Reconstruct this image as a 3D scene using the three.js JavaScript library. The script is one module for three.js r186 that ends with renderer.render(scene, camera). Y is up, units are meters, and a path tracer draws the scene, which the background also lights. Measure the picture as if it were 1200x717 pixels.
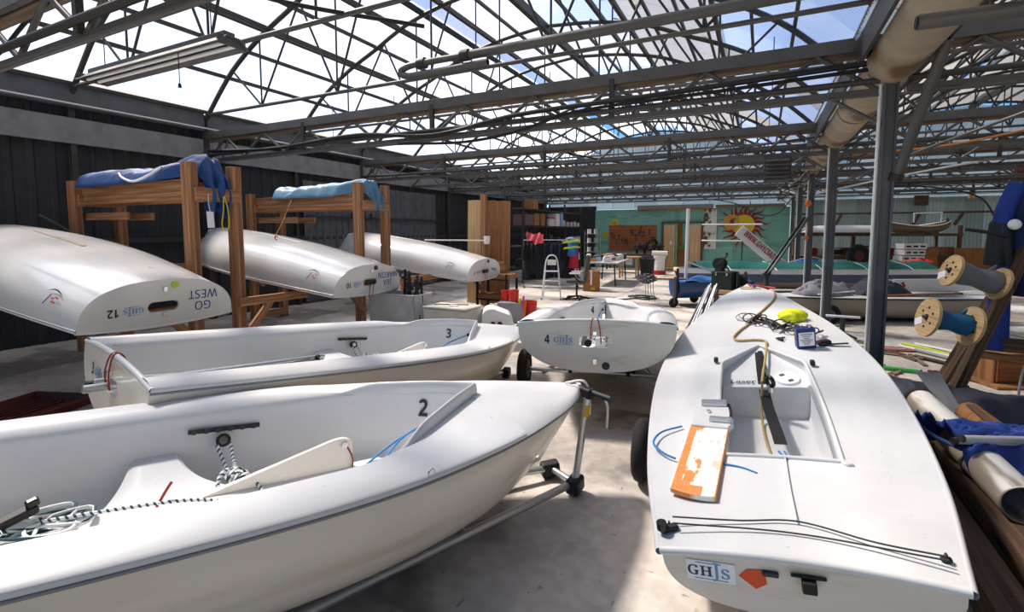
import * as THREE from 'three';
import { Sky } from 'three/addons/objects/Sky.js';
import { RoundedBoxGeometry } from 'three/addons/geometries/RoundedBoxGeometry.js';
import { ParametricGeometry } from 'three/addons/geometries/ParametricGeometry.js';
import { TextGeometry } from 'three/addons/geometries/TextGeometry.js';
import { FontLoader } from 'three/addons/loaders/FontLoader.js';
import { mergeGeometries, mergeVertices, toCreasedNormals } from 'three/addons/utils/BufferGeometryUtils.js';

// ---------------------------------------------------------------- camera, sky, sun, exposure
const scene = new THREE.Scene();
const renderer = new THREE.WebGLRenderer({ antialias: true });
renderer.toneMapping = THREE.LinearToneMapping;
renderer.toneMappingExposure = 1.0;
renderer.shadowMap.enabled = true;
const EYE = 1.7, FOCAL = 580, PITCH = 4.5 * Math.PI / 180, YAW = 26.73 * Math.PI / 180;
const camera = new THREE.PerspectiveCamera(2 * Math.atan(400 / FOCAL) * 180 / Math.PI, 1200 / 800, 0.05, 300);
camera.position.set(0, EYE, 0);
camera.rotation.order = 'YXZ';
camera.rotation.y = YAW; camera.rotation.x = -PITCH;
camera.setViewOffset(1200, 800, 0, 83, 1200, 717);      // the picture is the lower part of a 3:2 frame
scene.add(camera);
const SUN = new THREE.Vector3(-0.58, 0.80, -0.06).normalize();
const sky = new Sky(); sky.name = 'sky'; sky.scale.setScalar(1000);
Object.assign(sky.material.uniforms.turbidity, { value: 5 });
sky.material.uniforms.rayleigh.value = 1.3; sky.material.uniforms.mieCoefficient.value = 0.004; sky.material.uniforms.mieDirectionalG.value = 0.8;
sky.material.uniforms.sunPosition.value.copy(SUN);
scene.add(sky);
scene.backgroundIntensity = 0.18;
const sun = new THREE.DirectionalLight(0xfff2e6, 13);
sun.position.copy(SUN).multiplyScalar(40).add(new THREE.Vector3(0, 0, -9)); sun.target.position.set(0, 0, -9);
sun.castShadow = true; sun.shadow.mapSize.set(4096, 4096); sun.shadow.radius = 13;
Object.assign(sun.shadow.camera, { left: -22, right: 22, top: 22, bottom: -22, near: 1, far: 90 });
scene.add(sun, sun.target);

// ---------------------------------------------------------------- helpers (X right, Y up, D depth into the building)
const V = (x, y, d) => new THREE.Vector3(x, y, -d);
const v3 = (x, y, z) => new THREE.Vector3(x, y, z);
const R = Math.PI / 180;
let seed = 7;
const rnd = (a = 1, b) => { seed = (seed * 16807) % 2147483647; const t = (seed - 1) / 2147483646; return b === undefined ? t * a : a + t * (b - a); };
const taken = {};
const numbered = (n) => { const k = taken[n] = (taken[n] ?? -1) + 1; return k ? n + '_' + String(k).padStart(3, '0') : n; };
function tag(o, label, category, group, kind) {
  if (label) o.userData.label = label;
  if (category) o.userData.category = category;
  if (group) o.userData.group = group;
  if (kind) o.userData.kind = kind;
  return o;
}
function thing(name, label, category, pos = [0, 0, 0], turn = 0, group, kind) {
  const o = new THREE.Group(); o.name = numbered(name); scene.add(o);
  o.position.set(pos[0], pos[1], -pos[2]); o.rotation.y = turn;
  return tag(o, label, category, group, kind);
}
function part(parent, name, geo, mat, pos, rot) {
  const m = new THREE.Mesh(geo, mat); m.name = name; m.castShadow = m.receiveShadow = true;
  if (pos) m.position.copy(Array.isArray(pos) ? v3(...pos) : pos);
  if (rot) m.rotation.set(...rot);
  parent.add(m); return m;
}
function solo(name, geo, mat, label, category, group, pos, rot, kind) {   // a thing that is one mesh
  return tag(part(scene, numbered(name), geo, mat, pos, rot), label, category, group, kind);
}
function copyOf(o, label, pos, turn, group) {
  const c = o.clone(); c.name = numbered(o.name.replace(/_\d{3}$/, '')); c.userData = { ...o.userData }; scene.add(c);
  if (label) c.userData.label = label;
  if (group) c.userData.group = group;
  if (pos) c.position.set(pos[0], pos[1], -pos[2]);
  if (turn !== undefined) c.rotation.y = turn;
  return c;
}
const cache = {};
const memo = (k, f) => cache[k] ?? (cache[k] = f());
const UX = v3(1, 0, 0), UY = v3(0, 1, 0), UZ = v3(0, 0, 1);
const cyl = (seg) => memo('cyl' + seg, () => new THREE.CylinderGeometry(1, 1, 1, seg));
function rod(parent, name, a, b, r, mat, seg = 8) {       // straight round bar from a to b
  const d = b.clone().sub(a), m = part(parent, name, cyl(seg), mat, a.clone().add(b).multiplyScalar(.5));
  m.quaternion.setFromUnitVectors(UY, d.clone().normalize()); m.scale.set(r, d.length(), r); return m;
}
function metreUV(g) {                                      // uv in metres from the shape, grain along its longest side
  g.computeBoundingBox(); const s = g.boundingBox.getSize(v3(0, 0, 0)), P = g.attributes.position, N = g.attributes.normal, uv = new Float32Array(P.count * 2);
  const L = s.x >= s.y && s.x >= s.z ? 0 : s.y >= s.z ? 1 : 2, c = (i, k) => k === 0 ? P.getX(i) : k === 1 ? P.getY(i) : P.getZ(i);
  for (let i = 0; i < P.count; i++) {
    const n = [Math.abs(N.getX(i)), Math.abs(N.getY(i)), Math.abs(N.getZ(i))], k = n.indexOf(Math.max(...n));
    let a = [0, 1, 2].filter((q) => q !== k); if (a[1] === L) a = [a[1], a[0]];
    uv[2 * i] = c(i, a[0]); uv[2 * i + 1] = c(i, a[1]) + k * .37;
  }
  g.setAttribute('uv', new THREE.BufferAttribute(uv, 2)); return g;
}
const boxG = (w, h, d, r = .004) => memo(`b${w.toFixed(3)},${h.toFixed(3)},${d.toFixed(3)},${r}`, () => metreUV(r ? new RoundedBoxGeometry(w, h, d, 1, Math.min(r, w / 2.1, h / 2.1, d / 2.1)) : new THREE.BoxGeometry(w, h, d)));
const box = (parent, name, w, h, d, mat, pos, rot, r) => part(parent, name, boxG(w, h, d, r), mat, pos, rot);
function beam(parent, name, a, b, w, h, mat, r = .004) {   // squared bar from a to b: w across, h upright
  const d = b.clone().sub(a), L = d.length(), m = part(parent, name, boxG(L, h, w, r), mat, a.clone().add(b).multiplyScalar(.5));
  const x = d.normalize(); let z = x.clone().cross(UY); if (z.length() < 1e-3) z = UZ.clone(); z.normalize(); const y = z.clone().cross(x);
  m.quaternion.setFromRotationMatrix(new THREE.Matrix4().makeBasis(x, y, z)); return m;
}
const curve = (pts) => new THREE.CatmullRomCurve3(pts, false, 'centripetal');
const tubeG = (pts, r, n = 24, seg = 6) => new THREE.TubeGeometry(curve(pts), n, r, seg);
const tube = (parent, name, pts, r, mat, n, seg) => part(parent, name, tubeG(pts, r, n, seg), mat);
const surf = (f, nu, nv) => new ParametricGeometry((u, v, t) => { const p = f(u, v); t.set(p[0], p[1], p[2]); }, nu, nv);
const lerp = THREE.MathUtils.lerp, clamp = THREE.MathUtils.clamp, smooth = (x, a, b) => THREE.MathUtils.smoothstep(x, a, b);
function table(pts) { return (x) => { if (x <= pts[0][0]) return pts[0][1]; for (let i = 1; i < pts.length; i++) if (x <= pts[i][0]) { const [a, b] = [pts[i - 1], pts[i]]; return lerp(a[1], b[1], (x - a[0]) / (b[0] - a[0])); } return pts.at(-1)[1]; }; }
function spline(pts) {                                     // smooth curve through points given with growing x
  const n = pts.length, m = pts.map((p, i) => i === 0 ? (pts[1][1] - p[1]) / (pts[1][0] - p[0]) : i === n - 1 ? (p[1] - pts[i - 1][1]) / (p[0] - pts[i - 1][0]) : (pts[i + 1][1] - pts[i - 1][1]) / (pts[i + 1][0] - pts[i - 1][0]));
  return (x) => { x = clamp(x, pts[0][0], pts[n - 1][0]); let i = 1; while (i < n - 1 && x > pts[i][0]) i++; const [x0, y0] = pts[i - 1], [x1, y1] = pts[i], h = x1 - x0, t = (x - x0) / h, t2 = t * t, t3 = t2 * t; return (2 * t3 - 3 * t2 + 1) * y0 + (t3 - 2 * t2 + t) * h * m[i - 1] + (-2 * t3 + 3 * t2) * y1 + (t3 - t2) * h * m[i]; };
}
// ---------------------------------------------------------------- procedural textures and materials
const hash = (x, y, s) => { let h = (x * 374761393 + y * 668265263 + s * 2147483647) | 0; h = Math.imul(h ^ (h >>> 13), 1274126177); return ((h ^ (h >>> 16)) >>> 0) / 4294967296; };
function vnoise(u, v, nx, ny, s) {                         // value noise that repeats every 1 in u and v
  const x = u * nx, y = v * ny, ix = Math.floor(x), iy = Math.floor(y), fx = x - ix, fy = y - iy, a = fx * fx * (3 - 2 * fx), b = fy * fy * (3 - 2 * fy), q = (i, j) => hash(((i % nx) + nx) % nx, ((j % ny) + ny) % ny, s);
  return lerp(lerp(q(ix, iy), q(ix + 1, iy), a), lerp(q(ix, iy + 1), q(ix + 1, iy + 1), a), b);
}
const fbm = (u, v, nx, ny, s, o = 4) => { let r = 0, a = .5, t = 0; for (let k = 0; k < o; k++, a *= .5) { r += a * vnoise(u, v, nx << k, ny << k, s + k); t += a; } return r / t; };
function tex(size, f, rep = 1, srgb = true) {
  const d = new Uint8Array(size * size * 4);
  for (let j = 0; j < size; j++) for (let i = 0; i < size; i++) { const c = f(i / size, j / size), k = (j * size + i) * 4; for (let q = 0; q < 3; q++) d[k + q] = clamp(Array.isArray(c) ? c[q] : c, 0, 255); d[k + 3] = 255; }
  const t = new THREE.DataTexture(d, size, size); t.wrapS = t.wrapT = THREE.RepeatWrapping; t.magFilter = THREE.LinearFilter; t.minFilter = THREE.LinearMipmapLinearFilter; t.generateMipmaps = true;
  t.repeat.set(...(Array.isArray(rep) ? rep : [rep, rep])); if (srgb) t.colorSpace = THREE.SRGBColorSpace; t.needsUpdate = true; return t;
}
const std = (color, roughness = .6, metalness = 0, more = {}) => new THREE.MeshPhysicalMaterial({ color, roughness, metalness, side: THREE.DoubleSide, ...more });
const mottle = tex(256, (u, v) => 208 + 47 * fbm(u, v, 6, 6, 3, 5) - 30 * Math.max(0, fbm(u, v, 3, 3, 9, 5) - .58) * 4, 1);
const fine = tex(256, (u, v) => 255 * fbm(u, v, 48, 48, 21, 3), 1, false);
const rep = (t, x, y = x) => { const c = t.clone(); c.repeat.set(x, y); c.needsUpdate = true; return c; };
const floorTex = tex(1024, (u, v) => {
  const n = fbm(u, v, 5, 5, 31, 6), g = fbm(u, v, 90, 90, 41, 2), st = smooth(fbm(u, v, 9, 9, 51, 5), .56, .72), sp = smooth(vnoise(u, v, 160, 160, 61), .93, 1), lt = smooth(fbm(u, v, 4, 4, 71, 5), .52, .75);
  const k = .82 + .3 * (n - .5) + .14 * (g - .5) - .2 * st - .3 * sp + .1 * lt; return [232 * k, 222 * k, 210 * k];
}, 1 / 5);
const M = {};
M.concrete = std(0xffffff, .82, 0, { map: floorTex, bumpMap: rep(fine, 1.2), bumpScale: .002 });
M.yard = std(0xefe4d2, .9, 0, { map: mottle });  // pale warm tone set for the light this unseen yard bounces indoors
const woodTex = (a, b, s) => tex(512, (u, v) => { const w = fbm(u, v, 2, 26, s, 4), g = fbm(u, v, 5, 150, s + 5, 2), kn = smooth(fbm(u, v, 4, 9, s + 9, 2), .74, .86), t = clamp(.5 + (w - .5) * 1.5 + (g - .5) * .55, 0, 1), q = 1 - .45 * kn; return [0, 1, 2].map((i) => lerp(a[i], b[i], t) * q); }, [.55, 1.6]);
const woodMat = (a, b, s, r = .75) => std(0xffffff, r, 0, { map: woodTex(a, b, s), bumpMap: rep(fine, .6, 5), bumpScale: .0015 });
M.wood = woodMat([112, 74, 48], [196, 144, 100], 101);        // reddish construction timber
M.woodDark = woodMat([60, 43, 32], [112, 84, 62], 111);
M.woodGrey = woodMat([84, 70, 56], [150, 130, 108], 121);
M.ply = woodMat([176, 140, 96], [222, 190, 142], 131);
M.plyBrown = woodMat([118, 78, 44], [168, 118, 72], 141);
M.board = woodMat([128, 74, 40], [172, 106, 58], 151);
M.steel = std(0x6a6966, .55, .4, { map: mottle });
M.steelDark = std(0x474644, .6, .35, { map: mottle });
M.post = std(0x63666a, .5, .3, { map: mottle });
M.alu = std(0xc4c7c9, .32, .9);
M.chrome = std(0xdadada, .15, 1);
M.wallMetal = std(0x35363a, .6, .2, { map: mottle });
M.wallLight = std(0x6a6d72, .55, .25, { map: mottle });
M.fascia = std(0x8b8d90, .7, 0, { map: mottle });
M.gutter = std(0xc2b8a6, .6, 0, { map: rep(tex(256, (u, v) => { const n = fbm(u, v, 3, 8, 15, 5), r = smooth(fbm(u, v, 7, 3, 19, 4), .55, .75); return [235 * (.75 + .3 * n) - 60 * r, 228 * (.75 + .3 * n) - 80 * r, 214 * (.75 + .3 * n) - 95 * r]; }), .5) });
M.teal = std(0xffffff, .8, 0, { map: rep(tex(512, (u, v) => { const n = fbm(u, v, 4, 4, 201, 5), s = smooth(fbm(u, v, 30, 3, 207, 3), .6, .8), k = .86 + .26 * n - .12 * s; return [116 * k, 170 * k, 153 * k]; }), .3) });
M.white = std(0xe8e8e6, .5); M.black = std(0x121214, .6); M.blackShiny = std(0x0d0d0f, .3); M.rubber = std(0x19191a, .85);
M.gel = std(0xf0f0f0, .16, 0, { clearcoat: .5, clearcoatRoughness: .12, bumpMap: rep(fine, .7), bumpScale: .00008, map: rep(tex(512, (u, v) => { const n = fbm(u, v, 4, 4, 301, 5), sp = smooth(vnoise(u, v, 120, 120, 305), .965, 1), k = .93 + .12 * (n - .35) - .35 * sp * smooth(fbm(u, v, 6, 6, 309, 2), .5, .6); return [244 * k, 244 * k, 243 * k]; }), .7) });
M.gelDeck = std(0xeff0f1, .4, 0, { map: M.gel.map, bumpMap: rep(fine, 4), bumpScale: .0002 });
M.hullOut = std(0xf3efe8, .28, 0, { clearcoat: .3, clearcoatRoughness: .2, map: rep(tex(512, (u, v) => { const n = fbm(u, v, 3, 6, 331, 5), s = smooth(fbm(u, v, 4, 14, 337, 4), .6, .8), k = .95 + .1 * (n - .4); return [242 * k - 20 * s, 238 * k - 26 * s, 230 * k - 38 * s]; }), .8) });
const opal = (color, t, r) => new THREE.MeshPhysicalMaterial({ color, roughness: r, metalness: 0, transmission: t, thickness: 0, ior: 1.15, side: THREE.DoubleSide });
M.sheet = [opal(0xeff0f1, .8, .58), opal(0xe4e7ea, .78, .6), opal(0xf2f1ee, .81, .56)];
M.sheetClear = [opal(0xd6e4f4, .9, .62), opal(0xcfdff2, .9, .58)];
M.sheetDull = [opal(0xd9d8d4, .62, .62), opal(0xcfcfcd, .58, .64), opal(0xdedcd6, .64, .6)];
M.sheetDim = [opal(0xc2c1bc, .42, .66), opal(0xb8b8b4, .38, .68), opal(0xc9c7c0, .44, .64)];
M.sheetOld = [opal(0x8f9286, .3, .95), opal(0x84887e, .28, .95), opal(0x9a9c92, .34, .95)];
M.sheetGable = [opal(0xc4c5c2, .5, .88), opal(0xbabdbb, .46, .88), opal(0xcccbc6, .52, .88)];
M.sheetSolid = std(0x4b4d50, .6, .2, { map: mottle });  // opaque sheets for the unseen roof behind the camera, added to block overhead light
// ---------------------------------------------------------------- the building
const XL = -9.6, XC = 1.05, XR = 11.7, DF = -4.4, DB = 23, TRUSS = [-2.25, 1.85, 5.95, 10.05, 14.15, 18.25, 22.35], RIBS = Array.from({ length: 14 }, (_, k) => -4.3 + 2.05 * k);
const archY = spline([[-.32, 3.5], [0, 3.85], [.4, 4.25], [.85, 4.65], [1.3, 4.94], [1.8, 5.2], [2.45, 5.47], [3.2, 5.8], [4.2, 6.03], [5.325, 6.15]]);
// slopes: eave x, sign of the way up
const SLOPES = [[XL, 1, 'left'], [XC, -1, 'right'], [XC, 1, 'left'], [XR, -1, 'right']];
const archP = (s, d, off = 0) => { const e = .01, g = (archY(d + e) - archY(d - e)) / (2 * e), l = Math.hypot(1, g); return [s[0] + s[1] * (d - off * g / l), archY(d) + off / l]; };

// floor: cast slabs with open joints
const floor = thing('floor', 'worn stained concrete slab floor', null, [0, 0, 0], 0, null, 'structure');
const fx = [-9.9, -3.32, 3.2, 12], fd = [-4.7, 4.6, 13.9, 23.3];
for (let i = 0; i < 3; i++) for (let j = 0; j < 3; j++) {
  const w = fx[i + 1] - fx[i] - .014, d = fd[j + 1] - fd[j] - .014;
  box(floor, 'slab', w, .2, d, M.concrete, V((fx[i] + fx[i + 1]) / 2, -.1, (fd[j] + fd[j + 1]) / 2), null, .006);
}
box(floor, 'bedding', 22, .1, 28.2, M.concrete, V(1.05, -.26, 9.3), null, 0);

// ribbed wall sheets
function ribbed(w, h, n, depth = .03, flat = .6) {          // w along x, ribs upright, facing +z
  return memo(`rb${w},${h},${n},${depth},${flat}`, () => {
    const xs = [], zs = []; for (let k = 0; k < n; k++) { const a = k / n * w, p = w / n; for (const [t, z] of [[0, 0], [flat, 0], [flat + .1, depth], [.9, depth]]) { xs.push(a + p * t); zs.push(z); } } xs.push(w); zs.push(0);
    const pos = [], uv = [], idx = []; xs.forEach((x, i) => { for (const y of [0, h]) { pos.push(x - w / 2, y, zs[i]); uv.push(x, y); } });
    for (let i = 0; i < xs.length - 1; i++) { const a = 2 * i; idx.push(a, a + 2, a + 1, a + 1, a + 2, a + 3); }
    const g = new THREE.BufferGeometry(); g.setAttribute('position', new THREE.Float32BufferAttribute(pos, 3)); g.setAttribute('uv', new THREE.Float32BufferAttribute(uv, 2)); g.setIndex(idx); return toCreasedNormals(g, .3);
  });
}
function wallRun(name, label, a, b, h, mats, y0 = 0, w = 1.0, n = 4) {   // a, b = [x, d]; faces to the left of a->b
  const g = thing(name, label, null, [0, 0, 0], 0, null, 'structure'), L = Math.hypot(b[0] - a[0], b[1] - a[1]), k = Math.round(L / w), t = Math.atan2(b[1] - a[1], b[0] - a[0]);
  for (let i = 0; i < k; i++) { const f = (i + .5) / k; part(g, 'wall_sheet', ribbed(L / k, h, n), mats[i % mats.length], V(lerp(a[0], b[0], f), y0, lerp(a[1], b[1], f)), [0, t, 0]); }
  return g;
}
const wallL = wallRun('wall_left', 'dark grey ribbed steel side wall', [XL - .06, DF], [XL - .06, DB], 4, [M.wallMetal]);
wallL.children.forEach((m) => { m.rotation.y = Math.PI / 2; });
beam(wallL, 'backing_sheet', V(XL - .14, 2, DF), V(XL - .14, 2, DB + .2), .06, 4.2, M.wallMetal, 0);
const trimL = thing('trim_1', 'grey painted fascia boards along the side wall', null, [0, 0, 0], 0, null, 'structure');
for (const [d0, d1] of [[DF, 1.8], [1.86, 5.9], [5.96, 10], [10.06, 14.1], [14.16, 18.2], [18.26, 22.9]]) {
  beam(trimL, 'fascia_board', V(XL + .06, 3.245, d0), V(XL + .06, 3.245, d1), .05, .39, M.fascia);
  beam(trimL, 'eave_board', V(XL + .1, 3.76, d0), V(XL + .1, 3.76, d1), .06, .32, M.wallLight);
  beam(trimL, 'ledge', V(XL + .1, 3.6, d0), V(XL + .1, 3.6, d1), .06, .035, M.steelDark);
  beam(trimL, 'girt', V(XL + .03, 1.55, d0), V(XL + .03, 1.55, d1), .05, .08, M.steelDark);
}
for (const d of TRUSS) { beam(trimL, 'wall_post', V(XL + .04, 0, d), V(XL + .04, 3.9, d), .12, .1, M.steelDark); beam(trimL, 'wall_post', V(XL + .03, 0, d - 2.05), V(XL + .03, 3.6, d - 2.05), .08, .06, M.steelDark); }
rod(trimL, 'wall_cable', V(XL + .22, 3.63, DF + .2), V(XL + .22, 3.63, DB - .2), .012, M.white, 6);
// sliding door in the side wall, in a lighter grey
const door2 = thing('door_2', 'pale grey sliding steel door on a rail in the side wall', null, [0, 0, 0], 0, null, 'structure');
for (let k = 0; k < 5; k++) part(door2, 'door_panel', ribbed(1.04, 2.86, 5), M.wallLight, V(XL + .05, .03, 8.7 + 1.04 * k), [0, Math.PI / 2, 0]);
beam(door2, 'door_rail', V(XL + .12, 2.05, 8.2), V(XL + .12, 2.05, 13.4), .05, .07, M.steelDark);
for (const d of [9.6, 10.3]) box(door2, 'latch', .06, .14, .05, M.steelDark, V(XL + .16, 2.1, d));
rod(wallL, 'diagonal_brace', V(XL + .12, .6, 5.3), V(XL + .12, 1.95, 3.4), .018, M.steel);

wallRun('wall_right', 'grey ribbed steel side wall of the far bay', [XR + .06, DF], [XR + .06, DB], 4, [M.wallLight]).children.forEach((m) => { m.rotation.y = -Math.PI / 2; });
const wallF = wallRun('wall_front', 'grey ribbed steel end wall above an added wide open doorway', [XL, DF - .1], [XR, DF - .1], 2.9, [M.wallLight], 3.4);  // doorway is assumed and unseen, opened to let in frontal fill light
wallF.children.forEach((m) => { m.rotation.y = Math.PI; });
for (const [x, n] of [[XL, 1], [9.7, 2]]) for (let k = 0; k < n; k++) part(wallF, 'wall_sheet', ribbed(1.0, 3.42, 4), M.wallLight, V(x + .5 + k, 0, DF - .1), [0, Math.PI, 0]);
beam(wallF, 'door_lintel', V(XL, 3.42, DF - .1), V(XR, 3.42, DF - .1), .12, .16, M.steelDark);
const yard = thing('ground', 'added pale concrete yard that bounces light through the wide doorway', null, [0, 0, 0], 0, null, 'structure');
for (let k = 0; k < 4; k++) for (let i = 0; i < 4; i++) box(yard, 'yard_slab', 9.98, .2, 9.98, M.yard, V(-14 + 10 * i, -.12, -9.75 - 10 * k), null, .01);  // unseen yard added to bounce sunlight in through the doorway

// back wall: painted boards left, translucent ribbed sheets right, gable sheets above
const wallB = thing('wall_back', 'teal painted end wall with a doorway', null, [0, 0, 0], 0, null, 'structure');
const TOP = 2.72;
const wb = (n, x0, x1, y0, y1, m, d = DB, th = .12) => box(wallB, n, x1 - x0, y1 - y0, th, m, V((x0 + x1) / 2, (y0 + y1) / 2, d + th / 2), null, .003);
for (let x = -7.13; x < -4.1; x += 1.04) wb('wall_panel', x, Math.min(x + 1.04, -4.03), 0, TOP, M.teal);
wb('wall_panel', -4.03, -2.3, 2.1, TOP, M.teal);
for (const [a, b] of [[-2.3, -1.1], [-1.1, .1], [.1, 1.0]]) wb('wall_panel', a, b, 0, TOP, M.teal);
for (let k = 0; k < 3; k++) part(wallB, 'wall_sheet', ribbed(.84, 2.9, 4), M.wallMetal, V(-9.3 + .84 * k, 0, DB + .03));
wb('backing_panel', -9.7, -7.13, 0, 2.9, M.wallMetal, DB + .08);
box(wallB, 'valance', 3.2, .16, .2, M.fascia, V(-3.5, 2.8, DB - .1)); box(wallB, 'valance', 2.6, .12, .14, M.woodGrey, V(-.5, 2.78, DB - .06));
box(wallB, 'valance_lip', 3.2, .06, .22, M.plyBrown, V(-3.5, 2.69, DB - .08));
for (let k = 0; k < 20; k++) part(wallB, 'translucent_sheet', ribbed(.535, 2.95, 5, .025, .5), M.sheetOld[k % 3], V(1.32 + .535 * k, 0, DB + .05));
rodRail();
function rodRail() { rod(wallB, 'hanging_rail', V(1.1, 2.39, DB - .16), V(11.5, 2.39, DB - .16), .035, M.woodDark); for (const x of [2.7, 3.9, 5.1, 6.3, 7.6]) beam(wallB, 'rail_bracket', V(x, 2.36, DB - .2), V(x - .15, 1.95, DB + .03), .07, .08, M.woodDark); }
box(wallB, 'wall_light_box', .16, .24, .14, M.ply, V(6.5, 2.98, DB - .2));
box(wallB, 'control_box', .4, .36, .2, M.woodDark, V(5.1, 2.82, DB - .2));
function gable(x0, mat) {                                   // ribbed sheets that fill the arch
  for (let k = 0; k < 10; k++) {
    const w = 1.065, a = k * w, f = (t) => archY(Math.min(t, 10.65 - t)) - .03, n = 12, pos = [], idx = [], uv = [];
    for (let i = 0; i <= n; i++) { const t = a + w * i / n, z = (i % 2) * .02; pos.push(x0 + t, 2.74, z, x0 + t, Math.max(2.8, f(t)), z); uv.push(t, 0, t, 2); if (i < n) idx.push(2 * i, 2 * i + 2, 2 * i + 1, 2 * i + 1, 2 * i + 2, 2 * i + 3); }
    const g = new THREE.BufferGeometry(); g.setAttribute('position', new THREE.Float32BufferAttribute(pos, 3)); g.setAttribute('uv', new THREE.Float32BufferAttribute(uv, 2)); g.setIndex(idx); g.computeVertexNormals();
    part(wallB, 'gable_sheet', g, mat[k % mat.length], V(0, 0, DB + .16));
  }
}
gable(XL, M.sheetGable); gable(XC, M.sheetGable);

// doorway: frame, two plank leaves, store room behind
const door1 = thing('door_1', 'doorway with pale plank doors standing half open', null, [0, 0, 0], 0, null, 'structure');
for (const x of [-4.0, -2.33]) box(door1, 'door_jamb', .08, 2.1, .18, M.woodDark, V(x, 1.05, DB));
box(door1, 'door_head', 1.75, .08, .18, M.woodDark, V(-3.165, 2.1, DB));
for (const [x0, n] of [[-3.94, 3], [-2.83, 3]]) for (let k = 0; k < n; k++) box(door1, 'door_plank', .155, 1.98, .035, M.ply, V(x0 + .08 + k * .16, 1.0, DB - .02));
box(door1, 'door_stile', .05, 1.98, .06, M.teal, V(-3.4, 1.0, DB + .02));
box(door1, 'back_room_wall', 2.2, 2.4, .1, M.teal, V(-3.1, 1.2, DB + 1.3)); box(door1, 'back_room_shelf', .7, .9, .3, M.board, V(-3.15, .45, DB + 1)); box(door1, 'back_room_panel', .22, 1.1, .04, M.board, V(-3.33, 1.55, DB + .6));
for (const s of [-1, 1]) box(door1, 'back_room_side', .1, 2.4, 1.3, M.teal, V(-3.1 + s * 1.1, 1.2, DB + .7));
box(door1, 'door_step', 1.5, .1, .5, M.ply, V(-3.1, .05, DB - .3)); box(door1, 'door_notice', .1, .14, .004, M.white, V(-3.62, 1.2, DB - .042));

// roof: arched ribs, purlins, corrugated sheets
const roofs = ['arched roof of translucent corrugated sheets over the bay beside the dark wall', 'arched roof of translucent corrugated sheets over the far bay'].map((l) => thing('ceiling', l, null, [0, 0, 0], 0, null, 'structure'));
function sheetG(s, d0, d1, lift, w) {                       // one corrugated sheet, bent to the arch, ridges running up the slope
  return memo(`sh${s[2]},${d0},${d1},${lift},${w}`, () => {
    const per = w / .079, n = Math.round(per) * 5, m = Math.max(4, Math.round((d1 - d0) / .28)), pos = [], uv = [], idx = [];
    for (let j = 0; j <= m; j++) for (let i = 0; i <= n; i++) {
      const d = lerp(d0, d1, j / m), z = lerp(-w / 2, w / 2, i / n), a = .011 * Math.sin(i / n * Math.round(per) * 2 * Math.PI), [x, y] = archP([0, s[1]], d, lift + a + .12 * (lift > .05 ? (d - d0) / (d1 - d0) : 0) * 0);
      pos.push(x, y, z); uv.push(d, z); if (i < n && j < m) { const q = j * (n + 1) + i; idx.push(q, q + n + 1, q + 1, q + 1, q + n + 1, q + n + 2); }
    }
    const g = new THREE.BufferGeometry(); g.setAttribute('position', new THREE.Float32BufferAttribute(pos, 3)); g.setAttribute('uv', new THREE.Float32BufferAttribute(uv, 2)); g.setIndex(idx); g.computeVertexNormals(); return g;
  });
}
const NS = 26, SW = (DB - DF + .4) / NS;
SLOPES.forEach((s, q) => {
  const rows = s[1] > 0 ? [[q === 0 ? 0 : -.3, 1.9], [1.82, 3.66], [4.02, 5.4]] : [[q === 3 ? 0 : -.3, 1.9], [1.82, 3.75], [3.68, 5.4]];
  rows.forEach(([a, b], r) => {
    for (let k = 0; k < NS; k++) {
      const clear = q === 1 && ((r === 0) || (r === 2 && k % 4 === 1)) ? k % 5 !== 4 : q === 2 && r === 0 && k % 3 === 0;
      const set = clear ? M.sheetClear : q === 0 || (q === 1 && r === 2) ? M.sheet : q > 1 ? M.sheetDim : M.sheetDull;
      part(roofs[q >> 1], 'roof_sheet', sheetG(s, a, b, .02 + .022 * r, SW * 1.03), DF - .2 + SW * (k + .5) < -.4 ? M.sheetSolid : set[Math.floor(rnd(set.length))], V(s[0], 0, DF - .2 + SW * (k + .5)));
    }
  });
});
const ribG = (s) => memo('rib' + s[1], () => new THREE.TubeGeometry(curve(Array.from({ length: 14 }, (_, i) => { const d = lerp(.02, 5.3, i / 13), p = archP([0, s[1]], d, -.1); return v3(p[0], p[1], 0); })), 30, .04, 8));
const PUR = [[.12, .055], [.72, .06], [1.28, .06], [1.84, .085], [2.45, .06], [3.05, .06], [3.62, .09], [4.06, .09], [4.65, .06]];
SLOPES.forEach((s, q) => { const roof = roofs[q >> 1];
  for (const [d, w] of PUR) { const [x, y] = archP(s, d, -.045); beam(roof, 'purlin', V(x, y, DF), V(x, y, DB + .1), w * .75, w, M.steelDark, 0); }
  for (const d of [1.9, 3.1]) { const [x, y] = archP(s, d, -.2); rod(roof, 'runner_pipe', V(x, y, DF), V(x, y, DB + .1), .026, M.steelDark, 6); }
});
for (const [x, roof] of [[(XL + XC) / 2, roofs[0]], [(XC + XR) / 2, roofs[1]]]) beam(roof, 'ridge_beam', V(x, 6.03, DF), V(x, 6.03, DB + .1), .1, .17, M.steelDark, 0);
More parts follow.
